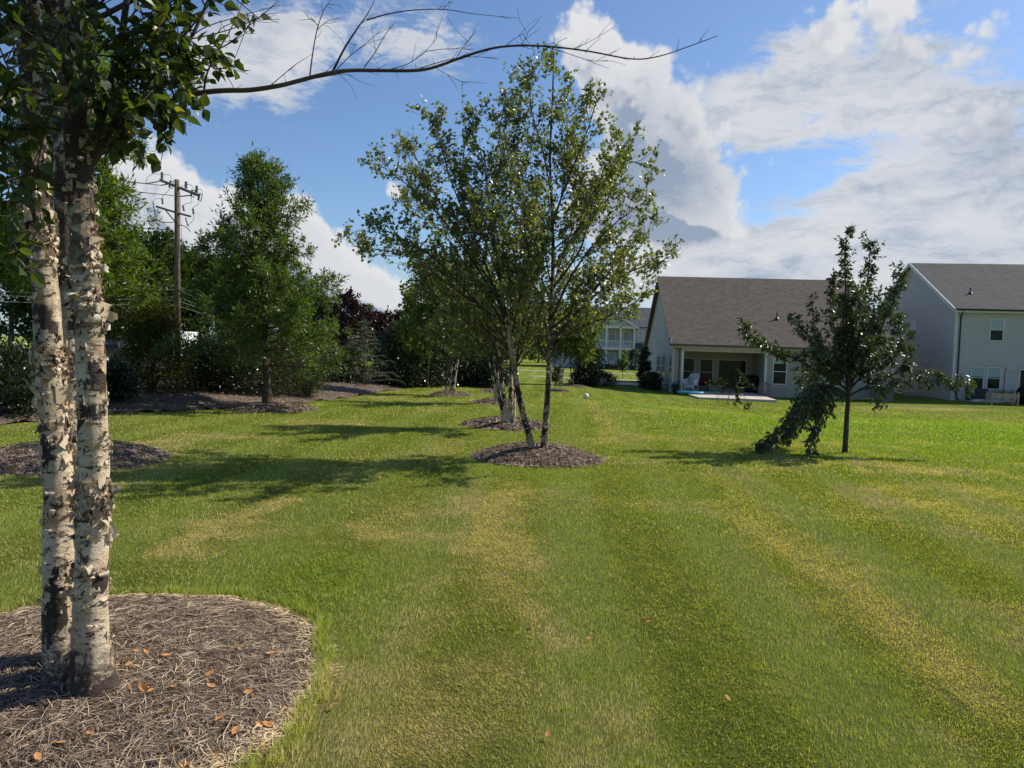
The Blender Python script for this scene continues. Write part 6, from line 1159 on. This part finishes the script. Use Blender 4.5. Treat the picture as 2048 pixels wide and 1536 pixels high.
def potted(px, v, label, zb_, h=.5):
    u, _ = H1.hit(px, 780, v); o = H1.p(u, v, zb_); T = thing('potted_plant', label, 'potted plant', tuple(o)); MB().tube([o, o + [0, 0, .26]], [.12, .17], 12).build('pot', BLK, T, smooth=True); rng = np.random.default_rng(int(px)); n = 260; Pt = o + [0, 0, .28 + h * .4] + rng.normal(0, 1, (n, 3)) * [.14, .14, h * .35]; Pt[:, 2] = np.maximum(Pt[:, 2], o[2] + .2); Lf = MB(); leaves(Lf, Pt, rng.normal(0, 1, (n, 3)) + [0, 0, .6], .09, rng); Lf.build('foliage', L_DARK, T)
potted(1350, -.35, 'dark potted plant at the wall left of the porch post', -.72, .35); potted(1506, 2.4, 'leafy plant in a dark pot deep in the porch corner', zfl, .7)
# coiled wire on the patio
rng = np.random.default_rng(8); u, _ = H1.hit(1527, 797, -.9); o = H1.p(u, -.95, zfl - .02); mb = MB()
for k in range(15):
    a = np.linspace(0, 2 * math.pi, 26); th = k * .42; R_ = .42 + rng.uniform(-.03, .03); tx = rng.uniform(-.25, .25); ex = np.array([math.cos(th) * 1.0, math.sin(th), 0]); q = o + np.array([tx * .3, 0, .40]) + np.outer(np.cos(a), ex) * R_ * .82 + np.outer(np.sin(a), [0, 0, 1]) * R_ * .92 + np.outer(np.sin(a * 2), [.03, .03, 0]); mb.tube(q, .010, 5, cap=False)
mb.tube(smoothline([o + [-.5, -.3, .02], o + [-.3, -.35, .02], o + [0, -.2, .03], o + [.3, -.3, .02], o + [.5, -.1, .02]], 4), .012, 5); T = mb.build('wire_coil', plain('rusty_wire', (.30, .22, .18), .6, .3, .2, 5), loc=tuple(o)); tag(T, 'tangled ball of pale brown coiled wire at the right end of the patio', 'wire coil')
# small caged tree in front of the patio
def small_tree(label, base, Yb, stem, limbs, n, ls, leafm, cage=None, seed=3, stake=None):
    rng = np.random.default_rng(seed); g = P(*base, Yb); g[2] = float(gz(g[0], g[1])); T = thing('sapling', label, 'young tree', tuple(g)); mb = MB(); sp = smoothline([g] + [P(a, b_, Yb) for a, b_ in stem], 4); mb.tube(sp, np.linspace(.022, .008, len(sp)), 7); mb.build('trunk', BARKD, T); Wd = MB(); Lf = MB()
    for px, dY in limbs: q = limb3(px, Yb, dY); Wd.tube(q, np.linspace(.012, .003, len(q)), 5); twigs(rng, Wd, Lf, q, .006, n, .22, 2, .12, 5, ls, BROAD, t0=.05, ang=.9, droop=.5, ldroop=.4)
    Wd.build('branches', BARKD, T); Lf.build('foliage', leafm, T)
    return T, g
small_tree('small leafy tree inside a thin wire cage in front of the patio', (1456, 813), 35.5, [(1456, 800), (1460, 780), (1464, 765)], [([(1463, 775), (1470, 755), (1478, 740)], .2), ([(1462, 772), (1448, 762), (1430, 763), (1414, 766)], .3), ([(1464, 768), (1475, 775), (1480, 795), (1472, 805)], -.2), ([(1464, 765), (1485, 765), (1498, 770), (1508, 775)], -.3), ([(1462, 780), (1455, 770), (1445, 775)], .6), ([(1464, 770), (1480, 752), (1490, 757)], .5)], 11, .13, L_OLIVE)
g = P(1461, 811, 35.2); g[2] = float(gz(g[0], g[1])); mb = MB(); a = np.linspace(0, 2 * math.pi, 33)
for z in (.3, .62, .94): mb.tube(np.stack([g[0] + .68 * np.cos(a), g[1] + .68 * np.sin(a), g[2] + z + 0 * a], 1), .005, 4, cap=False)
for t in a[:-1:2]: mb.tube([(g[0] + .68 * math.cos(t), g[1] + .68 * math.sin(t), g[2] - .05), (g[0] + .68 * math.cos(t), g[1] + .68 * math.sin(t), g[2] + 1.05)], .005, 4)
o = mb.build('wire_cage', BLK, loc=tuple(g)); tag(o, 'round thin wire cage standing round the small tree by the patio', 'plant cage')
small_tree('spindly knee-high sapling on the lawn right of the wire cage', (1492, 836), 30.5, [(1494, 825), (1497, 812)], [([(1493, 832), (1494, 820), (1491, 811)], .1), ([(1494, 826), (1498, 815), (1502, 808)], -.1)], 7, .06, L_OLIVE, seed=9)
T, g = small_tree('slim staked young tree on the lawn before the balcony house', (1245, 757), 62, [(1245, 740), (1245, 725)], [([(1245, 745), (1246, 725), (1247, 708)], .0), ([(1245, 742), (1240, 728), (1238, 722)], .4), ([(1245, 742), (1252, 730), (1254, 724)], -.4), ([(1245, 735), (1249, 716), (1248, 700)], .5)], 12, .17, L_OAK, seed=10)
for s in (-1, 0, 1): MB().tube([g + [s * .85, s * .3 - .5, .0], g + [0, 0, 1.0]], .014, 4).build('guy_stake', BLK, T)
# ball on the lawn
g = G(1172, 797.5); BALLM, N, out = newmat('two_tone_ball'); c = objco(N); v = N.n('ShaderNodeTexVoronoi'); v.inputs['Scale'].default_value = 7; N.link(c, v.inputs['Vector']); N.link(principled(N, N.mix(N.ramp(v.outputs[0], .25, .28), (.10, .26, .24), (.75, .78, .74)), .5, .4).outputs[0], out.inputs[0])
R = .11; me = MB(); th = np.linspace(0, math.pi, 13); me.tube([g + [0, 0, R - R * math.cos(t)] for t in th], [max(.001, R * math.sin(t)) for t in th], 20); o = me.build('ball', BALLM, smooth=True, loc=tuple(g)); tag(o, 'white and green ball lying on the mown lawn', 'ball')
# ---- condensers and the things by the grey house
def condenser(label, fr_, px, v, w, h, z0, mat, fins=True):
    u, _ = fr_.hit(px, 800, v); o = fr_.p(u, v, z0); T = thing('air_conditioner', label, 'air conditioner', tuple(o)); M_ = (np.stack([fr_.u, fr_.v, ZV], 1), o); MB().box(-w / 2, w / 2, -w / 2, w / 2, .06, h, M_).build('cabinet', mat, T); mb = MB()
    for x in np.arange(-w / 2 + .05, w / 2 - .02, .075): mb.box(x, x + .03, -w / 2 - .025, -w / 2 - .003, .1, h - .06, M_)
    for y in np.arange(-w / 2 + .05, w / 2 - .02, .075): mb.box(-w / 2 - .025, -w / 2 - .003, y, y + .03, .1, h - .06, M_)
    mb.build('louvre_panel', plain('grey_louvre', tuple(min(1, c * 1.7) for c in ((.13, .135, .13) if fins else (.04, .05, .06)))), T); MB().box(-w / 2 - .03, w / 2 + .03, -w / 2 - .03, w / 2 + .03, h + .002, h + .05, M_).build('top', mat, T); MB().box(-w / 2 - .12, w / 2 + .12, -w / 2 - .12, w / 2 + .12, -.05, .058, M_).build('pad', CONC, T)
condenser('tall grey louvred air conditioner at the right corner of the brown-roofed house', H1, 1763, -1.1, .95, .95, -.82, plain('grey_cabinet', (.10, .10, .095)))
condenser('low dark air conditioner under the twin windows of the grey house', H2, 1953, -1.0, .85, .78, zg2 - .02, plain('slate_cabinet', (.045, .055, .065)), False)
# raised planter
u, z_ = H2.hit(2004, 805, -3.2); o = H2.p(u, -3.2, 0); o[2] = float(gz(o[0], o[1])); T = thing('planter_box', 'raised weathered wooden planter box on legs with small plants', 'planter', tuple(o)); M_ = (np.stack([H2.u, H2.v, ZV], 1), o); WD = plain('weathered_planks', (.40, .31, .21), .85, .15, .3, 5, bmp=.3)
MB().box(-.72, .72, -.28, .28, .42, .68, M_).build('trough', WD, T)
for sx in (-.70, .70):
    for sy in (-.28, .28): MB().box(sx - .05, sx + .05, sy - .05, sy + .05, 0, .76, M_).build('leg', WD, T)
rng = np.random.default_rng(77); n = 500; Pt = o + (np.stack([rng.uniform(-.66, .66, n), rng.uniform(-.22, .22, n), .68 + rng.exponential(.08, n)], 1)) @ M_[0].T; Lf = MB(); leaves(Lf, Pt, rng.normal(0, 1, (n, 3)) + [0, 0, 1], .08, rng, SLIM); Lf.build('plants', L_OLIVE, T, kind='stuff')
# pile of white pipes beside it
for k in range(9):
    q = H2.p(u - 1.1 + (k % 3) * .12, -2.2 + .14 * (k % 5), zg2 + .04 + .055 * (k // 4)); e_ = q + H2.u * (1.5 - .1 * (k % 4)) + H2.v * rng.uniform(-.3, .3) - np.array([0, 0, .02]); o = MB().tube([q, e_], .03, 8).build('pipe', plain('white_pipe', (.60, .58, .52), .5), loc=tuple(q)); tag(o, 'pale pipe lying in the stack behind the wooden planter', 'pipe', 'stack of pale pipes by the planter')
# string-light pole and grill
u, _ = H2.hit(2009, 735, -1.8); o = H2.p(u, -1.8, zg2); T = thing('string_light_pole', 'thin black pole holding a drooping light string beside the twin windows', 'light pole', tuple(o)); tp = P(2011, 735, o[1]); MB().tube([o, tp], .02, 6).build('pole', BLK, T)
q = smoothline([tp, P(2018, 743, o[1]), P(2030, 745, o[1] + .8), P(2047, 741, o[1] + 1.6)], 5); mb = MB(); mb.tube(q, .008, 4); mb.build('cord', BLK, T)
for k in (4, 8, 12): MB().tube([q[k], q[k] - [0, 0, .06], q[k] - [0, 0, .12]], [.015, .035, .01], 8).build('bulb', plain('glass_bulb', (.4, .38, .3), .2, .6), T)
u, _ = H2.hit(2046, 800, -2.0); o = H2.p(u, -2.0, zg2 - .02); T = thing('kettle_grill', 'tall black covered grill at the far right edge of the grey house yard', 'grill', tuple(o)); MB().tube([o + [0, 0, z] for z in (0, .45, .8, 1.0, 1.12)], [.34, .38, .36, .26, .05], 16).build('cover', plain('black_vinyl_cover', (.012, .012, .014), .7, .2, .3, 5), T, smooth=True)
mb = MB(); mb.tube([o + [.36, 0, .8], o + [.48, 0, .8]], .015, 5); mb.build('handle', BLK, T)
# splash extension of the downspout and a small cleanout by the side wall
q = H1.p(RW + .15, -.5, -.86); o = MB().tube([q, q + [.5, -.5, -.02], q + [.75, -.8, -.02]], .06, 6).build('drain_extension', BROWN, loc=tuple(q)); tag(o, 'dark flexible drain pipe lying on the grass beside the tall grey air conditioner', 'drain pipe')
v_, z_ = H2.hits(1818, 789, -.6); q = H2.p(-.6, v_, zg2); T = thing('utility_box', 'small low white utility box on the grass along the grey gable wall', 'utility box', tuple(q)); MB().box(-.3, .3, -.25, .25, -.1, .22, (M_[0], q)).build('body', TRIMB, T); MB().box(-.33, .33, -.28, .28, .223, .27, (M_[0], q)).build('lid', TRIM, T)
# rocking chairs on the far porch
for k, (px, lab) in enumerate(((1223, 'white rocking chair under the far porch window'), (1204, 'white rocking chair at the left end of the far porch'))):
    u, _ = h3(px, 735, .8); o = H3.p(u, .8, z3 + .05); T = thing('rocking_chair', lab, 'chair', tuple(o), 'white rocking chairs on the far porch'); M_ = (np.stack([H3.u, H3.v, ZV], 1), o)
    MB().box(-.32, .32, .2, .25, .42, 1.15, M_).build('backrest', TRIM, T); MB().box(-.32, .32, -.3, .2, .38, .43, M_).build('seat', TRIM, T)
    for sx in (-.3, .3): MB().box(sx - .03, sx + .03, -.28, -.22, .05, .66, M_).build('leg', TRIM, T); MB().box(sx - .03, sx + .03, .14, .19, .05, .38, M_).build('leg', TRIM, T); MB().box(sx - .05, sx + .05, -.3, .24, .662, .70, M_).build('armrest', TRIM, T); MB().box(sx - .03, sx + .03, -.4, .45, 0, .048, M_).build('rocker', TRIM, T)
# hedge bushes and evergreen by the far porch
for k, px in enumerate((1196, 1208, 1220, 1232)):
    X_, Y_ = at(px, 98); shrub('bush', ['first low bush at the left end of the far porch', 'second low bush along the far porch', 'third low bush in front of the far porch window', 'low bush by the steps of the far porch'][k], 'shrub', X_, Y_, .55, .4, .6, L_DARK, 300 + k, 420, .14, group='low bushes along the far porch', ncl=22)
X_, Y_ = at(1265, 97); shrub('evergreen_shrub', 'tall narrow dark evergreen at the right end of the far porch', 'shrub', X_, Y_, .55, .5, 2.7, L_DARK, 310, 2200, .16, form='column')
# tree behind the right house corner not visible; fallen leaves
rng = np.random.default_rng(90); DL = leafmat('dry_leaf', (.55, .27, .10), (.38, .16, .07), (.52, .42, .28), .2, .7, .2)
base = MB(); base.add(np.array([(-.5, 0, .05), (-.2, -.26, .22), (.2, -.22, .18), (.5, 0, .30), (.2, .22, .12), (-.2, .28, .10), (0, 0, 0)]) * [1, 1, .6], rnd=.3); base.FT.append(np.array([(6, 0, 1), (6, 1, 2), (6, 2, 3), (6, 3, 4), (6, 4, 5), (6, 5, 0)])); L0 = base.build('fallen_leaf', DL)
LEAFPX = [(258, 1332), (232, 1338), (302, 1385), (340, 1331), (346, 1377), (420, 1350), (286, 1378), (262, 1380), (508, 1392), (496, 1387), (328, 1428), (374, 1425), (410, 1333), (272, 1305), (292, 1307), (330, 1315), (120, 1490), (75, 1518), (272, 1500), (430, 1515), (526, 1497), (370, 1535), (84, 1405), (66, 1270), (520, 1452), (535, 1453), (470, 1465), (422, 1375), (480, 1300), (540, 1310), (570, 1428), (412, 1258), (250, 1325), (345, 1500), (180, 1470), (440, 1440), (32, 1130), (668, 1422)]
LAB_B = 'curled dry orange brown leaf lying on the pine straw bed'; LAB_L = 'single pale dry leaf lying on the open lawn'
first = True
for (px, py) in LEAFPX + [(1066, 1258), (1178, 1285), (1010, 983), (635, 995), (705, 1030), (892, 975), (760, 960), (1300, 1250), (813, 1255), (1455, 1408), (1095, 1480), (740, 1100), (560, 1020), (1400, 1135), (1365, 1085), (1330, 990), (1090, 1090), (1620, 1000), (1710, 1128), (1800, 1060), (1560, 1070), (1850, 1050), (1690, 960), (1475, 960), (1230, 1490)]:
    g = G(px, py); q = bed_q(g[0], g[1], BEDS[0]); inb = q < 1
    if inb:   # sit on the mound surface
        d = ray(px, py)
        for _ in range(30): zz = float(gz(g[0], g[1]) + mound_z(np.array(g[0]), np.array(g[1]), BEDS[0])); g = CAM + d * ((zz - CAM[2]) / d[2])
        g[2] += .008
    else: g[2] += .028
    o = L0 if first else L0.copy()
    if not first: SC.collection.objects.link(o)
    first = False; o.location = g; s = rng.uniform(.034, .060) if inb else rng.uniform(.034, .055); o.scale = (s, s, s * rng.uniform(.6, 1.5)); o.rotation_euler = (rng.normal(0, .35), rng.normal(0, .35), rng.uniform(0, 6.28)); tag(o, LAB_B if inb else LAB_L, 'fallen leaf', 'fallen leaves on the pine straw' if inb else 'fallen leaves on the lawn')
